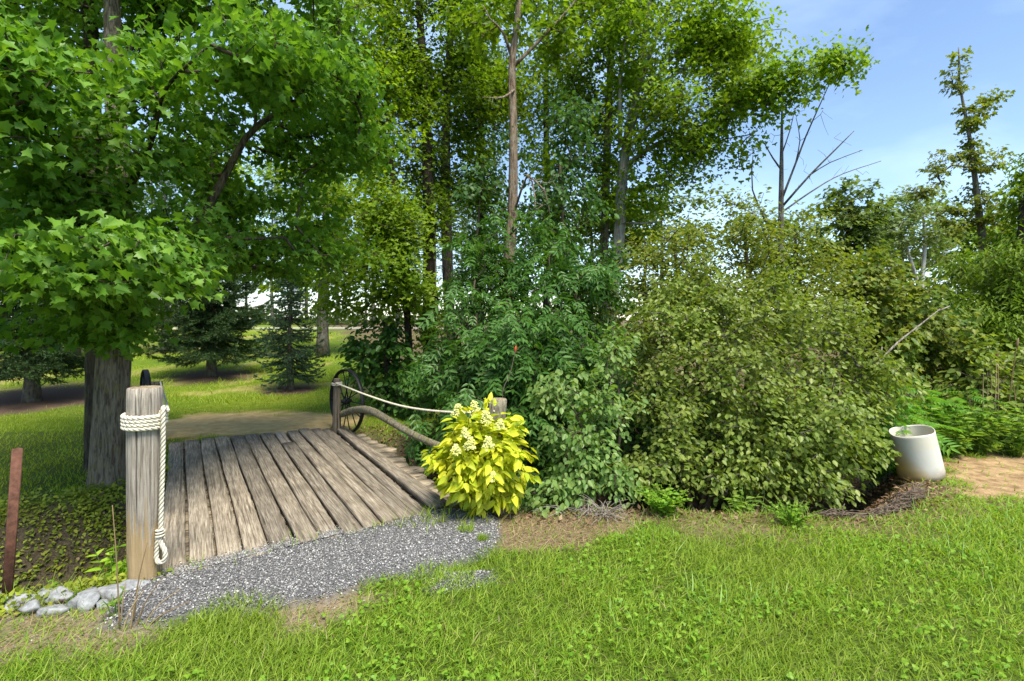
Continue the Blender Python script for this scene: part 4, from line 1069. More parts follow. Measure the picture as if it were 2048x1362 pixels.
# ------------------------------------------------------------------ posts
def post(name, label, base, top, r0, r1, mat, top_mat=None, sides=40, groove=0.05, rot_base=False, seed=0):
    base = np.array(base); top = np.array(top)
    root = empty(name, base); tag(root, label, 'post')
    n = 22; u = np.linspace(-0.15, 1, n)
    c = (top - base)[None] * u[:, None]
    ang = np.arange(sides) * 2 * np.pi / sides
    V = []
    for k in range(n):
        zz_ = u[k]
        r = r0 + (r1 - r0) * zz_
        g = 1 - groove * np.maximum(0, vnoise(np.arange(sides) * 0.9, np.full(sides, zz_ * 2.0), seed) - 0.55) * 3 + 0.02 * (vnoise(np.arange(sides) * .35, np.full(sides, zz_ * 4), seed + 2) - .5)
        if rot_base and zz_ < 0.34:
            f_ = (0.34 - zz_) / 0.34
            g = g * (1 - 0.14 * min(1, f_ * 2.5) * (vnoise(np.arange(sides) * 0.5, np.full(sides, zz_ * 5), seed + 5)) )
        if k == n - 1: g = g * 0.965
        V.append(np.c_[np.cos(ang) * r * g, np.sin(ang) * r * g, np.zeros(sides)] + c[k] + (0, 0, 0))
    V.append(V[-1] * (0.93, 0.93, 1) + c[-1] * (0.07, 0.07, 0) + (0, 0, 0.006))
    V = np.array(V); m = len(V)
    f = []
    for k in range(m - 1):
        for j in range(sides):
            j2 = (j + 1) % sides
            f.append((k * sides + j, k * sides + j2, (k + 1) * sides + j2, (k + 1) * sides + j))
    V = V.reshape(-1, 3)
    MB().add(V, f).build('shaft', mat, root, True)
    MB().add(V[-sides:], [tuple(range(sides))]).build('end_grain', top_mat or M_POST_T, root)
    return root
gp = G(290, 1160, 0.0); gtop = np.array([gp[0], gp[1], P(290, 776, gp[1])[2]])
RP = 31 * gp[1] / F
post('gate_post', 'thick weathered grey gate post wrapped in cream rope', gp, gtop, RP * 0.98, RP, M_POST, rot_base=True, seed=2, groove=0.06)
fl = G(309, 880, 0.0); d_ = fl[1]
post('bridge_post', 'dark far post half hidden behind the rope wrapped gate post', (fl[0], fl[1], -0.05), P(311, 764, d_), 0.105, 0.085, M_POST_D, seed=4)
fr = G(673, 862, 0.0); dr = fr[1]
post('bridge_post', 'thin dark post with cord leaning by the open spoked wheel', (fr[0], fr[1], -0.05), P(674, 758, dr), 0.062, 0.05, M_POST_D, seed=6, sides=24)
nr = P(976, 1000, 4.75)
post('bridge_post', 'leaning post top rising behind the golden flowering shrub', (nr[0], nr[1], -0.25), P(996, 799, 4.78), 0.085, 0.084, bark_mat('mossy post', (.13, .11, .075), (.34, .30, .22), (.26, .26, .13), 1.2), seed=8)

# ------------------------------------------------------------------ ropes (three twisted strands)
def rope_geo(pts, r, lay=6.0, n=None, sides=6):
    pts = np.asarray(pts, float)
    seg = np.r_[0, np.cumsum(np.linalg.norm(np.diff(pts, axis=0), axis=1))]
    n = n or max(12, int(seg[-1] / (r * 0.55)))
    s = np.linspace(0, seg[-1], n)
    q = np.stack([np.interp(s, seg, pts[:, k]) for k in range(3)], 1)
    T = unit(np.gradient(q, axis=0))
    u = unit(np.cross(T[0], UP if abs(T[0][2]) < .9 else np.array([1., 0, 0]))); Us = [u]
    for k in range(1, n):
        u = Us[-1] - T[k] * (Us[-1] @ T[k]); Us.append(unit(u))
    Us = np.array(Us); W = np.cross(T, Us)
    mb_ = MB()
    for st in range(3):
        a = s / (r * lay) * 2 * np.pi + st * 2.0944
        c = q + r * 0.52 * (np.cos(a)[:, None] * Us + np.sin(a)[:, None] * W)
        mb_.tube(c, r * 0.52, sides)
    return mb_
def helix(c, r, z0, z1, turns, a0, n=120):
    t = np.linspace(0, 1, n); a = a0 + t * turns * 2 * np.pi
    return np.c_[c[0] + r * np.cos(a), c[1] + r * np.sin(a), z0 + (z1 - z0) * t]
rr_ = 0.0145
zt = P(290, 826, gp[1])[2]; zb = P(290, 851, gp[1])[2]
rope = empty('wrapped_rope', (gp[0], gp[1], zb)); tag(rope, 'cream twisted rope wound round the gate post with hanging looped tail', 'rope')
front_r = RP + rr_ * 0.9
a_end = math.atan2(-0.20, 0.98)
rope_geo(helix(gp, front_r, zt + 0.005, zb - 0.005, 4.0, a_end), rr_).build('coil', M_ROPE, rope, True, (gp[0], gp[1], zb))
ax_ = np.array([gp[0] + math.cos(a_end) * (front_r + 0.02), gp[1] + math.sin(a_end) * (front_r + 0.02)])
def zpx(py): return P(290, py, gp[1] - 0.06)[2]
tail = spline([(ax_[0] - .01, ax_[1] + .03, zpx(822)), (ax_[0] + .004, ax_[1], zpx(817)), (ax_[0] + .006, ax_[1] - .006, zpx(835)), (ax_[0] + .002, ax_[1], zpx(900)), (ax_[0] - .006, ax_[1], zpx(990)), (ax_[0] - .012, ax_[1], zpx(1060)),
               (ax_[0] - .012, ax_[1] - .004, zpx(1085)), (ax_[0] + .018, ax_[1] - .006, zpx(1108)), (ax_[0] + .008, ax_[1] - .006, zpx(1127)), (ax_[0] - .030, ax_[1] - .006, zpx(1126)), (ax_[0] - .034, ax_[1] - .004, zpx(1105)), (ax_[0] - .020, ax_[1] - .01, zpx(1070))], 90)
rope_geo(tail, rr_).build('hanging_tail', M_ROPE, rope, True, (gp[0], gp[1], zb))
whip = helix((ax_[0] - .014, ax_[1] - .002), 0.022, zpx(1080), zpx(1062), 3, 0, 50)
MB().tube(whip, 0.006, 5).build('whipping', M_ROPE, rope, True, (gp[0], gp[1], zb))
# rope from the far dark post to the gate post
p0 = P(321, 764, d_ - 0.09); p1 = np.array([ax_[0], ax_[1] + 0.05, zpx(826)])
ro = rope_geo(spline([p0, (p0 + p1) / 2 + (0.03, 0, -0.10), p1], 50), 0.010, sides=4)
lr = ro.build('guard_rope', M_ROPE_G, None, True)
tag(lr, 'slack grey rope running from the dark far post to the gate post', 'rope')
# rope of the thicket side
p0 = P(672, 766, dr - 0.06); p1 = P(990, 822, 4.70)
mid = [(0.3, -0.09), (0.55, -0.13), (0.8, -0.09)]
ro = rope_geo(spline([p0] + [p0 + (p1 - p0) * u + (0, 0, z) for u, z in mid] + [p1], 160), 0.0125, sides=4)
c0 = P(674, 766, dr)
wr = helix(c0, 0.068, c0[2] + .01, c0[2] - 0.03, 2.2, -1.2, 60)
rg = empty('guard_rope', c0); tag(rg, 'pale rope sagging from thin dark post to behind the golden shrub', 'rope')
ro.build('span', M_ROPE, rg, True, c0)
rope_geo(wr, 0.010, sides=4).build('coil', M_ROPE_G, rg, True, c0)

# ------------------------------------------------------------------ log rails
def log(name, label, line, seed):
    p, r = px_line(line)
    q = spline(p, 26); rr = np.interp(np.linspace(0, 1, 26), np.linspace(0, 1, len(r)), r)
    V, f = trunk_geo(q, rr, 14, 0.10, seed)
    o = q[0]
    root = empty(name, o); tag(root, label, 'log rail')
    MB().add(rel(V, o), f[:-2]).build('bark', M_LOG, root, True)
    for cap_ in f[-2:]:
        MB().add(rel(V, o)[list(cap_)], [tuple(range(len(cap_)))]).build('cut_end', M_POST_T, root)
log('log_rail', 'curved mossy log rail beside the thicket, arching from post to golden shrub', [(684, 828, dr, 13), (708, 820, 7.3, 14), (740, 821, 6.8, 15), (780, 842, 6.3, 15), (825, 868, 5.8, 14), (868, 887, 5.3, 14), (925, 905, 4.85, 14), (972, 915, 4.6, 13)], 3)
log('log_rail', 'mossy log rail with broken end peeking from behind the gate post', [(306, 835, d_, 12), (300, 850, 5.6, 14), (306, 885, 4.7, 16), (321, 938, 4.05, 18)], 5)

# ------------------------------------------------------------------ iron wheels
def wheel(label, c, bearing, rad, n_sp=14):
    w = np.array([math.sin(bearing), math.cos(bearing), 0]); nrm = np.array([w[1], -w[0], 0])
    base = np.array([c[0], c[1], c[2] - rad])
    root = empty('iron_wheel', base); tag(root, label, 'wheel')
    C_ = np.array([0, 0, rad]); n = 56
    ang = np.arange(n) * 2 * np.pi / n
    prof = [(rad, -.028), (rad, .028), (rad - .012, .028), (rad - .012, .007), (rad - .034, .007), (rad - .034, -.007), (rad - .012, -.007), (rad - .012, -.028)]
    V = np.array([C_ + (math.cos(a) * w + math.sin(a) * UP) * r + nrm * t for a in ang for r, t in prof]); m = len(prof)
    f = [(i * m + j, i * m + (j + 1) % m, ((i + 1) % n) * m + (j + 1) % m, ((i + 1) % n) * m + j) for i in range(n) for j in range(m)]
    MB().add(V, f).build('rim', M_IRON, root)
    hb = MB(); hb.tube([C_ + nrm * t for t in (-.075, -.06, -.058, -.03, -.028, .028, .03, .058, .06, .075)], [.024, .024, .034, .036, .055, .055, .036, .034, .024, .024], 16)
    hb.build('hub', M_IRON, root)
    for k in range(n_sp):
        a = 2 * math.pi * k / n_sp; s = 1 if k % 2 else -1
        dirv = math.cos(a) * w + math.sin(a) * UP
        MB().tube([C_ + dirv * 0.045 + nrm * .028 * s, C_ + dirv * (rad - .02)], [.0085, .0075], 6).build('spoke', M_IRON, root)
    return root
wc = P(693, 802, dr + 0.12)
wheel('open spoked black iron wheel standing behind the thin dark post', wc, R(-46), 64 * wc[1] / F)
wl_ = P(291, 801, d_ + 0.15)
wheel('black iron wheel seen edge on behind the gate post', wl_, R(-41), 62 * wl_[1] / F)

# ------------------------------------------------------------------ golden hydrangea
hc = P(964, 925, 4.32); hb_ = G(972, 1035, -0.02)
hyd = empty('hydrangea_shrub', hb_); tag(hyd, 'golden yellow leaved shrub with cream flower heads at the bridge corner', 'shrub')
st_pts = []
for k in range(11):
    v = unit(rng.normal(size=3) + (0, 0, 0.6)); e = hc + v * (0.30, 0.26, 0.30)
    q = spline([hb_ + rng.normal(size=3) * (.03, .03, 0), (hb_ + e) / 2 + rng.normal(size=3) * .03 + (0, 0, .03), e], 9)
    MB().tube(q, np.linspace(.009, .004, 9), 5).build('stem', M_TWIG, hyd, True, hb_)
    st_pts.append(q[3:])
R_H = np.array([0.385, 0.33, 0.40])
m = 250
v = unit(rng.normal(size=(m * 3, 3)));
v = v * (0.35 + 0.65 * rng.random(m * 3) ** 0.5)[:, None]
lob = 1 + 0.10 * rng.normal(size=len(v)) + 0.16 * np.sin(v[:, 0] * 7 + 1) * np.cos(v[:, 2] * 6)
v = v * lob[:, None]
v = v[(v[:, 2] > -0.95)][:m]
T = hc + v * R_H
A, B, ra, rb, U = network(np.concatenate(st_pts), T, 0.002, 0.12, 0.4, maxr=0.01)
V, lp, sz = edge_tubes(A, B, ra, rb)
t_ = link('branchwork', mesh_data('branchwork', rel(V, hb_), lp, sz, M_TWIG), hyd); t_['kind'] = 'stuff'
Uo = unit(v + 0.6 * U * (1, 1, .6)); Uo = unit(Uo * (1, 1, .7))
p, X, Y, Z = leaf_frames(T, Uo, 9, 0.12, 0.3, 0.35, 0.6, 0.6)
s = 0.095 * (0.6 + 0.6 * rng.random(len(p)))
vis = np.argsort(p[:, 1] - 0.3 * np.abs(p[:, 2] - hc[2]))[:300]
HL = leaf_tpl([(0, 0), (.19, .2), (.26, .45), (.15, .78), (0, 1)], 0.3, 0.3)
hme = mesh_data('leaf', HL[0], [x for y in HL[1] for x in y], [len(y) for y in HL[1]], M_GOLD)
for j in vis:
    lo = bpy.data.objects.new('leaf', hme); lo.parent = hyd
    Mx = np.eye(4); Mx[:3, 0] = X[j] * s[j]; Mx[:3, 1] = Y[j] * s[j]; Mx[:3, 2] = Z[j] * s[j]; Mx[:3, 3] = p[j] - hb_
    lo.matrix_basis = Matrix(Mx.tolist()); col.objects.link(lo)
keep = np.ones(len(p), bool); keep[vis] = False
V, lp, sz = inst(HL, p[keep], X[keep], Y[keep], Z[keep], s[keep])
c_ = link('foliage', mesh_data('foliage', rel(V, hb_), lp, sz, M_GOLD), hyd); c_['kind'] = 'stuff'
FL = leaf_tpl([(0, 0), (.42, .5), (0, 1)], 0.2, 0.2)
for (px, py, dd, hh) in [(948, 818, 4.25, .09), (916, 822, 4.2, .08), (972, 836, 4.1, .08), (940, 890, 3.98, .075), (976, 888, 3.96, .075), (912, 900, 4.0, .055), (985, 955, 3.97, .055),
                       (1000, 850, 4.1, .06), (930, 866, 4.0, .05)]:
    c = P(px, py, dd); n = 170
    h_ = rng.random(n); a = rng.random(n) * 6.28; r_ = hh * 0.72 * (1 - h_ * .75) * np.sqrt(rng.random(n))
    q = np.c_[np.cos(a) * r_, np.sin(a) * r_, (h_ - .4) * hh * 1.15]
    nn = unit(q * (1, 1, .5) + (0, -0.4, .4) + rng.normal(size=(n, 3)) * .03)
    t = unit(np.cross(nn, rng.normal(size=(n, 3)))); X_ = np.cross(t, nn)
    V, lp, sz = inst(FL, q, X_, t, nn, 0.017 * (0.6 + .7 * rng.random(n)))
    link('flower_head', mesh_data('flower_head', V, lp, sz, M_FLORET), hyd, c - hb_)

# ------------------------------------------------------------------ barrel
bb = G(1844, 955, -0.02); bt = P(1823, 862, bb[1]); 
bar = empty('plastic_barrel', bb); tag(bar, 'white plastic barrel, open topped and tilted, on bare soil', 'barrel')
Rb = 39.5 * bb[1] / F; Rt = 37.5 * bb[1] / F; Hb = np.linalg.norm(bt - bb)
tilt_ax = unit(bt - bb)
prof = [(0.0, .012), (Rb * .9, .012), (Rb * .985, .03), (Rb, .07)]
for u in np.linspace(.18, .96, 9): prof.append((Rb + (Rt - Rb) * u, Hb * u))
prof += [(Rt * 1.0, Hb), (Rt * .97, Hb + .004), (Rt * .955, Hb - .01), (Rb * .93, .10), (0.0, .05)]
n = 48; V = []; f = []
for i in range(n):
    a = 2 * math.pi * i / n; 
    for k, (r, z) in enumerate(prof):
        wob = 1 + 0.012 * math.sin(2 * a + 1)
        V.append((math.cos(a) * r * wob, math.sin(a) * r * wob, z + (0.006 * math.sin(3 * a + 1) + 0.008 * math.sin(a)) * max(0, (z / Hb - .8) * 5)))
m = len(prof)
for i in range(n):
    for k in range(m - 1):
        f.append((i * m + k, ((i + 1) % n) * m + k, ((i + 1) % n) * m + k + 1, i * m + k + 1))
ob = MB().add(np.array(V), f).build('shell', M_BARREL, bar, True)
ob.rotation_mode = 'QUATERNION'
ob.rotation_quaternion = UPQ = Vector((0, 0, 1)).rotation_difference(Vector(tilt_ax))

# ------------------------------------------------------------------ rusty stake, pipe, marker, blue bin
sb_ = G(12, 1196, 0.0); stp = P(33, 897, sb_[1] + .02)
stake = empty('rusty_stake', sb_); tag(stake, 'rusty brown steel stake leaning at the ditch edge', 'stake')
d = unit(stp - sb_); L_ = np.linalg.norm(stp - sb_); w_ = 0.021
sx = unit(np.cross(d, np.array([0.3, 1, 0]))); sy = np.cross(d, sx)
V = []
for u in (-.15, 1):
    for (a, b_) in [(-1, -1), (1, -1), (1, -.55), (.25, -.55), (.25, 1), (-.25, 1), (-.25, -.55), (-1, -.55)]:
        V.append(d * L_ * u + sx * a * w_ + sy * b_ * w_)
f = [tuple(range(7, -1, -1)), tuple(range(8, 16))] + [(j, (j + 1) % 8, 8 + (j + 1) % 8, 8 + j) for j in range(8)]
MB().add(V, f).build('tee_bar', M_RUST, stake)
for k in range(9):
    c = d * L_ * (0.12 + 0.095 * k) - sy * w_ * 1.15
    MB().box(c, w_ * .6, w_ * .6, w_ * .8, np.stack([sx, sy, d], 1)).build('stud', M_RUST, stake)
pa, pb = P(968, 1032, 4.42), P(1007, 1021, 4.22)
pr = empty('metal_pipe', pa); tag(pr, 'short brown pipe end poking out below the golden shrub', 'pipe')
d = unit(pb - pa); Lp_ = np.linalg.norm(pb - pa)
MB().tube([d * -.3, d * Lp_, d * Lp_, d * (Lp_ - .1)], [.027, .027, .022, .021], 16, False).build('tube', M_PIPE, pr, True)
mk0, mk1 = P(1004, 800, 5.0), P(1031, 700, 5.35)
mr = empty('marker_rod', mk0); tag(mr, 'thin rod with red tip rising behind the leaning post', 'marker')
MB().tube(spline([(0, 0, -.9), (0, 0, 0), (mk1 - mk0) * .5 + (.01, 0, .0), mk1 - mk0], 14), .004, 5).build('rod', M_TWIG, mr)
MB().tube([mk1 - mk0 - (0, 0, .03), mk1 - mk0 + (0, 0, .01), mk1 - mk0 + (.006, 0, .045)], [.009, .011, .004], 8).build('red_tip', M_RED, mr)
bl = G(506, 652); bin_ = empty('blue_bin', bl); tag(bin_, 'small blue bin far off at the end of the field', 'bin')
MB().tube([(0, 0, 0), (0, 0, .05), (0, 0, .3), (0, 0, .32)], [.10, .12, .14, .15], 10).build('tub', M_BLUE, bin_)
MB().tube([(0, 0, .325), (0, 0, .34), (0, 0, .35)], [.16, .16, .06], 10).build('lid', M_BLUE, bin_)

# ------------------------------------------------------------------ rocks at the ditch edge
def rock(name, label, group, c, sx, sy, sz_, seed, mat=M_ROCK):
    r_ = np.random.default_rng(seed)
    dirs = unit(r_.normal(size=(15, 3))); offs = 0.55 + 0.42 * r_.random(15)
    nu, nv = 26, 15
    V = []
    for j in range(nv):
        ph = math.pi * j / (nv - 1)
        for i in range(nu):
            th = 2 * math.pi * i / nu
            d = np.array([math.sin(ph) * math.cos(th), math.sin(ph) * math.sin(th), math.cos(ph)])
            k = dirs @ d
            rr = np.min(np.where(k > 0.15, offs / np.maximum(k, .15), 9))
            V.append(d * min(rr, 1.25) * (sx, sy, sz_))
    f = [(j * nu + i, (j + 1) * nu + i, (j + 1) * nu + (i + 1) % nu, j * nu + (i + 1) % nu) for j in range(nv - 1) for i in range(nu)]
    o = MB().add(V, f).build(name, mat)
    o.location = Vector(c); o.rotation_euler = (r_.normal() * .15, r_.normal() * .15, r_.random() * 6.28 if seed > 200 else r_.normal() * .3)
    tag(o, label, 'rock', group)
    return o
RG = 'pale grey rocks lining the ditch edge'
rock('rock', 'big flat pale rock against the foot of the gate post', None, G(272, 1172, 0.02), .12, .07, .055, 101)
for i, (px, py, s, a) in enumerate([(228, 1192, .085, 1.2), (180, 1205, .09, 1), (118, 1200, .075, 1), (150, 1212, .06, 1.2), (92, 1192, .06, 1), (40, 1200, .08, 1.1), (60, 1222, .06, 1.2), (-10, 1200, .08, 1), (205, 1212, .05, 1.1), (20, 1216, .05, 1),
                             (320, 1156, .05, 1.5), (100, 1225, .05, 1.5), (256, 1188, .06, 1.2)]):
    c = G(px, py, 0.0); c[2] = hz(c[0], c[1]) + s * 0.28
    rock('rock', 'pale grey rock in the row lining the ditch edge', RG, c, s * a, s * .8, s * .62, 110 + i)

# ------------------------------------------------------------------ ground cover
def scatter_pts(n, x0, x1, y0, y1, dens):
    x = x0 + (x1 - x0) * rng.random(n); y = y0 + (y1 - y0) * rng.random(n)
    k = rng.random(n) < dens(x, y)
    return x[k], y[k]
def gh(x, y):
    g = masks(x, y)['gravel']
    return height(x, y) + 0.035 * g * sstep(0.85, 1.0, ditch_rel(x, y))
def in_view(x, y, m=1.12):
    return np.abs(x) < (1024 / F) * y * m + 0.35
BLADE = (np.array([(-.5, 0, 0), (.5, 0, 0), (.36, .5, .10), (-.36, .5, .10), (0, 1, .42)]), [(0, 1, 2, 3), (3, 2, 4)])
def blades(name, label, x, y, h, w, mat, lean=0.55, zoff=0.0, kind='stuff', tpl=BLADE):
    n = len(x)
    z = gh(x, y) + zoff
    a = rng.random(n) * 6.28
    up = unit(np.c_[np.cos(a) * lean * rng.random(n), np.sin(a) * lean * rng.random(n), np.ones(n)])
    Xd = unit(np.cross(up, np.c_[np.cos(a + 0.3), np.sin(a + 0.3), np.zeros(n)])); Zd = np.cross(Xd, up)
    hh = h * (0.45 + 0.9 * rng.random(n)) * (0.65 + 0.7 * fbm(x * 3.5, y * 3.5, 65))
    V, lp, sz = inst(tpl, np.c_[x, y, z], Xd, up, Zd, np.c_[w * (0.6 + .8 * rng.random(n)), hh, hh])
    o = link(name, mesh_data(name, V, lp, sz, mat)); tag(o, label, 'grass', None, kind)
    return o
_dc = {}
def lawn_density(x, y):
    g = masks(x, y); r = ditch_rel(x, y)
    d = np.clip(1 - 1.25 * g['gravel'], 0, 1) * (1 - 0.9 * g['dirt']) * (1 - 0.93 * g['thatch']) * (1 - 0.97 * g['sand']) * (1 - 0.8 * g['mulch']) * (1 - g['soil'])
    d = d * (0.55 + 0.45 * sstep(0.3, 0.6, fbm(x * 2.2, y * 2.2, 61)))
    near = np.where(x < -2.0, sstep(1.0, 1.06, r), sstep(0.75, 1.0, r)) * ~deck_inside(x, y)
    side = (y < 7.5)
    return d * near * side * in_view(x, y)
x, y = scatter_pts(500000, -4.2, 7.5, 2.05, 7.2, lawn_density)
lod = np.clip(3.4 / np.hypot(x, y), 0.25, 1) ** 1.2
k = rng.random(len(x)) < lod; x, y = x[k], y[k]
# only the near side of the ditch and the maple bank
blades('lawn_grass', 'bright green mown lawn grass in front of the ditch', x, y, 0.062, 0.0042 / np.clip(lod[k], .45, 1), M_GRASS, 1.5)
x, y = scatter_pts(9000, -4, 6, 2.05, 5.5, lambda x, y: lawn_density(x, y) * sstep(0.50, 0.62, fbm(x * 0.9 + 5, y * 0.9, 71)))
blades('tall_grass', 'longer coarse tufts in the lawn grass', x, y, 0.13, 0.005, leaf_mat('coarse grass', [(.10, .20, .04), (.16, .27, .06), (.26, .36, .12)], 0.4, 0.45), 0.9)
# dry straw in lawn, thatch and dry ground
def dry_density(x, y):
    g = masks(x, y); r = ditch_rel(x, y)
    return np.clip(0.10 * lawn_density(x, y) + 0.9 * g['thatch'] + 0.6 * g['dirt'] * (1 - g['gravel']) + 0.7 * g['mulch'] * (y < 7), 0, 1) * ~deck_inside(x, y) * sstep(0.6, 0.9, r) * in_view(x, y) * (1 - g['gravel'])
x, y = scatter_pts(110000, -4.2, 7, 2.05, 6.5, dry_density)
blades('dry_thatch', 'dry brown thatch of dead stems along the ditch edge', x, y, 0.075, 0.0032, M_STRAW, 3.2)
x, y = scatter_pts(9000, -4.2, 6, 2.05, 6.0, lambda x, y: dry_density(x, y) * 0.5)
blades('thatch_grass', 'sparse short green grass growing through the thatch', x, y, 0.05, 0.004, M_GRASS, 0.9)
# clover and broad weeds in the lawn
CLOVER = None
def trefoil():
    V = []; f = []; c = 0
    for q in range(3):
        a = q * 2.094
        W = OVATE[0] * (1.5, 1, .6); W = np.c_[W[:, 0] * math.cos(a) - W[:, 1] * math.sin(a), W[:, 0] * math.sin(a) + W[:, 1] * math.cos(a), W[:, 2]]
        V.append(W); f += [tuple(i + c for i in t) for t in OVATE[1]]; c += len(W)
    return np.concatenate(V), f
TRE = trefoil()
x, y = scatter_pts(26000, -4, 6.5, 2.05, 6.2, lambda x, y: lawn_density(x, y) * sstep(0.48, 0.62, fbm(x * 1.4 + 3, y * 1.4, 81)))
n = len(x); nn = unit(rng.normal(size=(n, 3)) * .35 + UP); t = unit(np.cross(nn, rng.normal(size=(n, 3)))); X_ = np.cross(t, nn)
V, lp, sz = inst(TRE, np.c_[x, y, gh(x, y) + 0.018 + 0.03 * rng.random(n)], X_, t, nn, 0.0135 * (0.6 + .8 * rng.random(n)))
tag(link('clover_cover', mesh_data('clover_cover', V, lp, sz, M_GOLD_G)), 'small clover leaves spread through the lawn', 'clover', None, 'stuff')
# bank creepers and weeds on the slope under the maple, leaf litter in the ditch
def bank_density(x, y):
    r = ditch_rel(x, y)
    return sstep(1.25, 0.85, r) * (0.3 + 0.7 * sstep(0.42, 0.6, fbm(x * 3, y * 3, 91))) * ~deck_inside(x, y) * in_view(x, y)
x, y = scatter_pts(300000, -6.5, 0.2, 2.4, 8.2, lambda x, y: bank_density(x, y) * (to_b(np.c_[x, y, 0 * x])[:, 0] < 0.1))
n = len(x); nn = unit(rng.normal(size=(n, 3)) * .6 + UP + (0, -.4, 0)); t = unit(np.cross(nn, rng.normal(size=(n, 3)))); X_ = np.cross(t, nn)
V, lp, sz = inst(SMALL, np.c_[x, y, height(x, y) + 0.012 + 0.06 * rng.random(n) ** 2], X_, t, nn, 0.036 * (0.5 + rng.random(n)))
tag(link('bank_creeper', mesh_data('bank_creeper', V, lp, sz, M_MOSS)), 'low yellow green creeper covering the shaded ditch bank', 'ground cover', None, 'stuff')
x, y = scatter_pts(60000, -6, 5, 2.4, 8.5, lambda x, y: sstep(1.25, 0.9, ditch_rel(x, y)) * ~deck_inside(x, y) * in_view(x, y) * np.where(to_b(np.c_[x, y, 0 * x])[:, 0] < 0.1, 0.18, 1.0))
n = len(x); nn = unit(rng.normal(size=(n, 3)) * .5 + UP); t = unit(np.cross(nn, rng.normal(size=(n, 3)))); X_ = np.cross(t, nn)
V, lp, sz = inst(SMALL, np.c_[x, y, height(x, y) + 0.008 + 0.015 * rng.random(n)], X_, t, nn, 0.038 * (0.5 + rng.random(n)))
tag(link('leaf_litter', mesh_data('leaf_litter', V, lp, sz, M_LITTER)), 'brown dead leaves lying on the ditch slopes', 'leaf litter', None, 'stuff')
x, y = scatter_pts(26000, -6, -0.5, 2.6, 8, lambda x, y: sstep(1.3, 0.95, ditch_rel(x, y)) * ~deck_inside(x, y) * in_view(x, y) * sstep(.45, .6, fbm(x * 1.5, y * 1.5, 97)))
blades('bank_grass', 'thin green grass on the ditch bank below the maple', x, y, 0.13, 0.005, M_GRASS, 0.9)
# field grass beyond the ditch
def field_density(x, y):
    g = masks(x, y); r = ditch_rel(x, y)
    return (1 - g['mulch']) * np.clip(1 - 1.3 * g['path'], 0, 1) * sstep(1.0, 1.25, r) * (1 - g['soil']) * ~deck_inside(x, y) * in_view(x, y) * (x - 0.35 * y < -1.5)
x, y = scatter_pts(150000, -14, 1, 4.0, 15, field_density)
k = rng.random(len(x)) < np.clip(6.5 / np.hypot(x, y), .2, 1)
x, y = x[k], y[k]
blades('field_grass', 'short yellowish green field grass beyond the bridge', x, y, 0.055, 0.0075, M_FIELD, 0.8)
x, y = scatter_pts(60000, -22, 1, 10, 24, lambda x, y: field_density(x, y) * sstep(.42, .6, fbm(x * .6, y * .6, 99)))
blades('rough_grass', 'longer rough grass patches among the spruces', x, y, 0.13, 0.014, leaf_mat('rough field grass', [(.11, .17, .015), (.16, .23, .02), (.24, .29, .04)], 0.4, 0.5, 0.5, (.26, .25, .03), .6), 0.8)
# gravel stones
tpl_n = []
OCT = (np.array([(1, 0, .1), (-.9, .1, 0), (.1, .8, 0), (0, -.85, .1), (.45, .3, .58), (-.35, -.2, .62)]),
       [(4, 2, 5), (5, 2, 1), (5, 1, 3), (5, 3, 4), (4, 3, 0), (4, 0, 2)])
def gravel_density(x, y):
    g = masks(x, y)
    return np.clip(g['gravel'] * 1.05 + 0.06 * g['dirt'] * (y < 3.2), 0, 1) * sstep(0.8, 0.93, ditch_rel(x, y)) * in_view(x, y)
x, y = scatter_pts(128000, -3.4, 0.3, 2.5, 5.0, gravel_density)
def stones(x, y, s, lift):
    n = len(x)
    nn = unit(rng.normal(size=(n, 3)) * .7 + UP); t = unit(np.cross(nn, rng.normal(size=(n, 3)))); X_ = np.cross(t, nn)
    return inst(OCT, np.c_[x, y, gh(x, y) + lift * rng.random(n)], X_, t, nn, s[:, None] * (0.7 + 0.6 * rng.random((n, 3))))
k = ~deck_inside(x, y); x, y = x[k], y[k]
mbg = MB()
V, lp, sz = stones(x, y, 0.0052 * (0.5 + 1.1 * rng.random(len(x)) ** 2), 0.006)
# gravel that has spilled onto the board ends
q = rng.random(2600); q2 = np.abs(rng.normal(size=2600)) * 0.016
bu = bil(q * 0.55, -0.012 + q2); 
n = len(bu); nn = unit(rng.normal(size=(n, 3)) * .7 + UP); t = unit(np.cross(nn, rng.normal(size=(n, 3)))); X_ = np.cross(t, nn)
V2, lp2, sz2 = inst(OCT, bu + np.c_[np.zeros(n), np.zeros(n), np.full(n, .006) - q2 * .1], X_, t, nn, 0.0055 * (0.5 + rng.random((n, 3))))
V = np.concatenate([V, V2]); lp = np.concatenate([lp, lp2 + len(V) - len(V2)]); sz = np.concatenate([sz, sz2])
tag(link('gravel', mesh_data('gravel', V, lp, sz, M_GRAVEL)), 'grey crushed gravel apron before the plank bridge', 'gravel', None, 'stuff')
# crumbs and dry bits on the deck
q = rng.random(700); q2 = rng.random(700)
bu = bil(q, q2) + np.array([0, 0, 0.012]); n = 700
nn = unit(rng.normal(size=(n, 3)) * .25 + UP); t = unit(np.cross(nn, rng.normal(size=(n, 3)))); X_ = np.cross(t, nn)
V, lp, sz = inst(SMALL, bu, X_, t, nn, np.c_[0.010 * (0.3 + rng.random(n)), 0.016 * (0.4 + 1.2 * rng.random(n)), np.full(n, .01)])
tag(link('deck_litter', mesh_data('deck_litter', V, lp, sz, M_STRAW)), 'dry chips and leaf bits scattered on the bridge boards', 'litter', None, 'stuff')

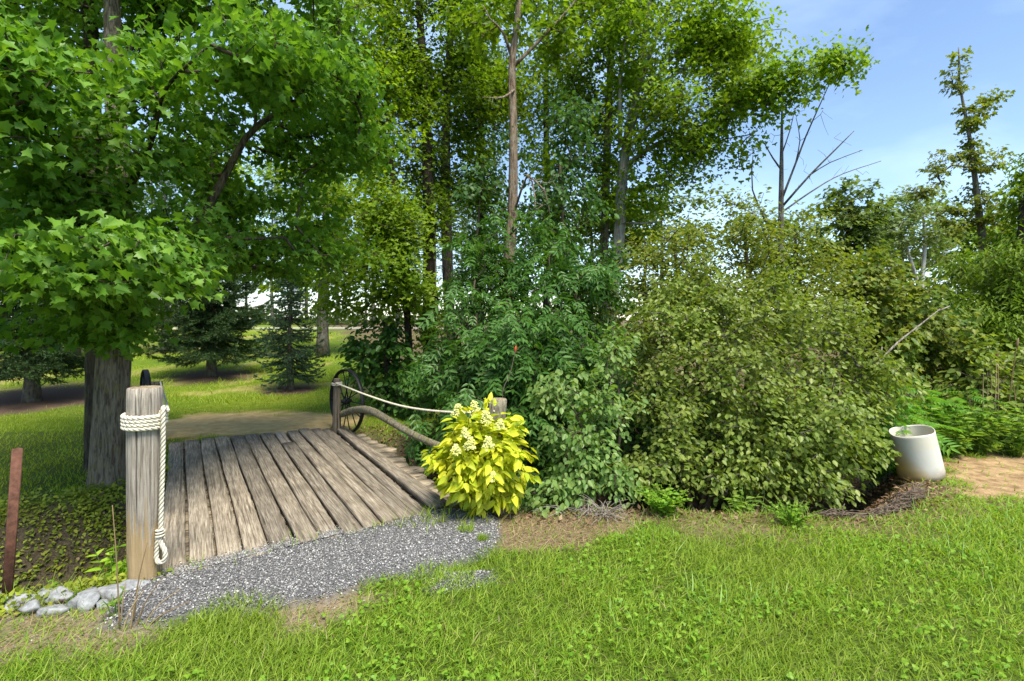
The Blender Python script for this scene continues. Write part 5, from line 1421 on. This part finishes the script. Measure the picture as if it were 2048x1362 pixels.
# ------------------------------------------------------------------ small plants
def plant(name, label, base, h, n_st, spread, leaf, lmat, size, per, cat='weed', group=None, droop=0.3, up=0.8):
    base = np.asarray(base, float)
    root = empty(name, base); tag(root, label, cat, group)
    P_ = []; X_ = []; Y_ = []; Z_ = []; S_ = []
    for k in range(n_st):
        a = rng.random() * 6.28; e = np.array([math.cos(a) * spread * rng.random() ** .6, math.sin(a) * spread * rng.random() ** .6, h * (0.6 + .45 * rng.random())])
        q = spline([np.array([e[0] * .15, e[1] * .15, -0.02]), e * (.5, .5, .6), e], 8)
        MB().tube(q, np.linspace(.0045, .002, 8), 4).build('stem', M_WEED if lmat is not M_STRAW else M_STRAW, root)
        for j in range(per):
            u = 0.25 + 0.75 * (j + rng.random()) / per; c = q[int(u * 7)]
            b = rng.random() * 6.28
            t = unit(np.array([math.cos(b), math.sin(b), up * (0.1 + u * .6) - droop * rng.random()]))
            nv = unit(UP + rng.normal(size=3) * .35 + t * (0, 0, 0)); X = unit(np.cross(t, nv))
            P_.append(c); X_.append(X); Y_.append(t); Z_.append(np.cross(X, t)); S_.append(size * (0.6 + .6 * rng.random()) * (1.1 - .4 * u))
    V, lp, sz = inst(leaf, np.array(P_), np.array(X_), np.array(Y_), np.array(Z_), np.array(S_))
    c_ = link('foliage', mesh_data('foliage', V, lp, sz, lmat), root); c_['kind'] = 'stuff'
    return root
plant('hydrangea_seedling', 'bright lime young plant in the ditch beside the gate post', (lambda g: (g[0], g[1], hz(g[0], g[1])))(P(225, 1160, 3.42)), P(225, 1078, 3.42)[2] - hz(P(225, 1160, 3.42)[0], 3.42), 13, 0.12, HL, leaf_mat('lime leaf', [(.11, .22, .015), (.17, .28, .02), (.25, .33, .04)], 0.4, 0.4), 0.10, 10, 'plant')
plant('leafy_weed', 'small round leaved weed beside the dry stems at the gravel corner', G(228, 1238, 0.0), 0.16, 4, 0.07, HL, M_WEED, 0.055, 5)
plant('leafy_weed', 'low leafy weed above the rocks by the rusty stake', P(118, 1175, 3.3) * (1, 1, 0) + (0, 0, hz(P(118, 1175, 3.3)[0], 3.3)), 0.30, 4, 0.1, OVATE, M_GOLD_G, 0.06, 6)
plant('leafy_weed', 'broad leaved weed at the foot of the golden shrub', G(962, 1032, 0.0), 0.2, 6, 0.14, OVATE, M_WEED, 0.095, 5)
gc = G(1335, 1040, 0.0)
plant('bramble_clump', 'bright green leafy clump at the lawn edge before the broad shrub', (gc[0], gc[1] + .1, hz(gc[0], gc[1] + .1)), 0.22, 46, 0.26, OVATE, M_GOLD_G, 0.055, 8)
gc = G(1590, 1058, 0.0)
plant('bramble_clump', 'low ferny green clump at the lawn edge beside the dark hollow', (gc[0], gc[1] + .05, hz(gc[0], gc[1] + .05)), 0.17, 40, 0.26, SMALL, M_GOLD_G, 0.04, 9)
for px, py, lab in [(930, 1060, 'small grass tuft in the middle of the gravel'), (965, 1078, 'tiny grass tuft at the gravel and thatch border')]:
    g = G(px, py, 0.03); n = 130
    a = rng.random(n) * 6.28; r_ = np.sqrt(rng.random(n)) * (.06 if px < 940 else .04)
    o = blades('grass_tuft', lab, g[0] + np.cos(a) * r_, g[1] + np.sin(a) * r_, 0.055, 0.004, M_GRASS, 0.9, kind='thing')
for (px, py, lab, n, sp, hh) in [(470, 1235, 'straggling grass clump at the gravel edge', 420, .16, .06), (885, 1152, 'grass clump growing into the gravel patch', 500, .14, .06)]:
    g = G(px, py, 0.02); a = rng.random(n) * 6.28; r_ = np.sqrt(rng.random(n)) * sp
    blades('grass_tuft', lab, g[0] + np.cos(a) * r_ * 1.5, g[1] + np.sin(a) * r_, hh, 0.004, M_GRASS, 0.9, kind='thing')
# dry stems at the gravel corner
ds = G(240, 1262, 0.0); dry = empty('dry_weed', ds); tag(dry, 'dry straw coloured stems standing at the gravel corner', 'weed')
for (dx, dy, tx, tz) in [(0, 0, -.10, .62), (.03, .05, .02, .40), (.06, .02, .09, .22), (.02, -.02, .06, .18), (.08, .04, .16, .16), (.05, 0, .01, .24), (-.02, .03, -.03, .2), (.1, .02, .2, .1)]:
    MB().tube(spline([(dx, dy, -.02), (dx + tx * .4, dy + .03, tz * .55), (dx + tx, dy + .08, tz)], 8), np.linspace(.0045, .002, 8), 5).build('stem', M_STRAW, dry)
# brush pile
bp = G(1745, 1000, 0.0); br = empty('brush_pile', bp); tag(br, 'heap of dead grey brown twigs in front of the white barrel', 'brush pile')
mb_ = MB()
for k in range(300):
    px = 1645 + 190 * rng.random(); py = 1030 - (px - 1640) * 0.17 - 22 * rng.random() + 22 * rng.random()
    c = G(px, py, 0.0); a = 2.5 + rng.normal() * .9; l = 0.10 + .2 * rng.random()
    h0 = hz(c[0], c[1]) + 0.01 + 0.06 * rng.random() ** 1.5
    d = np.array([math.cos(a), math.sin(a) * .6, -0.25 + rng.normal() * .2]); sgn = 1 if rng.random() < .5 else -1
    mid = np.array([c[0], c[1], h0 + .04])
    e0 = mid - d * l * .5; e1 = mid + d * l * .5
    e0[2] = max(e0[2] - .02, hz(e0[0], e0[1]) - .005); e1[2] = max(e1[2] - .02, hz(e1[0], e1[1]) - .005)
    mb_.tube(spline([e0, mid + rng.normal(size=3) * .01, e1], 5), [.0035, .004, .0036, .003, .002], 4)
o = mb_.build('twigs', bark_mat('brush twig', (.05, .035, .026), (.19, .145, .11), None, 1, .3), br, False, bp); o['kind'] = 'stuff'
tp = G(1190, 1035, 0.0); tb = empty('brush_pile', tp); tag(tb, 'small tangle of dead stems on the thatch beside the bright clump', 'brush pile')
mb_ = MB()
for k in range(90):
    c = np.array([tp[0] + rng.normal() * .16, tp[1] + rng.normal() * .07 + .05, 0]); c[2] = hz(c[0], c[1])
    a = rng.random() * 6.28; l = .1 + .18 * rng.random()
    e = np.array([math.cos(a) * l, math.sin(a) * l, .02 + .12 * rng.random() ** 2])
    mb_.tube(spline([c, c + e * .5 + (0, 0, .03), c + e], 5), [.0035, .003, .003, .0025, .0015], 4)
o = mb_.build('twigs', M_DEADTWIG, tb, False, tp); o['kind'] = 'stuff'
# leaning dead branch
p, r = px_line([(1745, 740, 6.2, 5), (1790, 690, 6.2, 5), (1840, 650, 6.2, 4), (1880, 618, 6.2, 2)])
db = empty('dead_branch', p[0]); tag(db, 'pale dead branch leaning up out of the shaded maple shrub', 'branch')
MB().tube(spline(rel(p, p[0]), 16), np.linspace(r[0], r[-1], 16), 7).build('bough', M_DEADTWIG, db, True)
p2, r2 = px_line([(1877, 622, 6.2, 3), (1900, 612, 6.2, 2)]); MB().tube(rel(p2, p[0]), r2, 5).build('twig', M_DEADTWIG, db)
p2, r2 = px_line([(1762, 722, 6.2, 3), (1764, 693, 6.2, 2)]); MB().tube(rel(p2, p[0]), r2, 5).build('twig', M_DEADTWIG, db)
# sumac, tall weeds and dry stalks at the right
for i, (px, py, d, n, lab) in enumerate([(1800, 850, 5.9, 11, 'feathery sumac fronds behind the rim of the barrel'), (1850, 825, 6.6, 10, 'feathery sumac fronds under the shaded maple shrub'), (1900, 820, 7.0, 9, 'feathery sumac fronds beside the dry stalks'), (1770, 810, 6.4, 9, 'feathery sumac fronds between broad shrub and maple shrub')]):
    x_, y_ = P(px, py, d)[:2]
    b_ = (x_, y_, hz(x_, y_)); h_ = P(px, py, d)[2] - b_[2] + 0.42
    plant('sumac_shrub', lab, b_, max(.4, h_), n + 4, 0.36, SUMAC, M_FERN, 0.46, 6, 'shrub', None, 0.5, 0.5)
for i, (px, py, d, lab) in enumerate([(1900, 900, 6.2, 'nettle like weed clump just behind the white barrel'), (1960, 890, 6.3, 'bushy weed clump above the orange bare soil'), (2030, 900, 6.2, 'bushy weed clump by the far end of the bare soil'), (1990, 850, 6.9, 'tall weed clump below the dry stalks'), (1920, 850, 6.9, 'tall weed clump below the sumac fronds'), (2080, 860, 6.8, 'tall weed clump beyond the bare soil')]):
    x_, y_ = P(px, py, d)[:2]
    plant('weed_clump', lab, (x_, y_, hz(x_, y_)), 0.62, 44, 0.42, LANCE, M_WEED, 0.12, 11, 'weed', None, .3, .8)
for k, (px, py, top, ln) in enumerate([(1965, 830, 735, 2), (1975, 826, 745, 0), (1990, 822, 715, 3), (1996, 822, 728, 0), (1983, 830, 750, 0), (2012, 830, 690, 22), (1945, 815, 790, -12), (2035, 830, 760, -10)]):
    p, r = px_line([(px, py + 30, 6.6, 2.6), (px + ln * .5, (py + top) / 2, 6.6, 2.4), (px + ln, top, 6.6, 1.4)])
    s_ = empty('dry_stalk', p[0]); tag(s_, 'thin dry stalk standing among weeds by the right thicket' if False else 'thin dry stalk standing among the tall weeds', 'stalk', 'dry stalks among the tall weeds')
    MB().tube(spline(rel(p, p[0]), 10), np.linspace(r[0], r[-1], 10), 5).build('stem', M_STRAW, s_)
    if k in (2, 5):
        e = rel(p, p[0])[-1]
        MB().tube([e - (0, 0, .05), e, e + (.01, 0, .05), e + (.02, 0, .09)], [.004, .016, .014, .003], 7).build('seed_head', M_RUST if k == 2 else M_STRAW, s_)
# weeds by the ditch wall, in the dark hollow and along the foot of the shrubs
for i, (px, py, d, h_, lab) in enumerate([(1120, 1015, 4.75, .35, 'grassy weed at the foot of the pale green sprays'), (1480, 1035, 4.6, .25, 'weed clump below the leaning stem of the broad shrub'), (1660, 985, 5.2, .3, 'weed clump behind the heap of dead twigs'), (860, 930, 6.2, .3, 'grassy weed on the dark slope below the log rail')]):
    x_, y_ = P(px, py, d)[:2]
    plant('weed_clump', lab, (x_, y_, hz(x_, y_)), h_ + .1, 16, 0.2, LANCE, M_WEED, 0.1, 8)
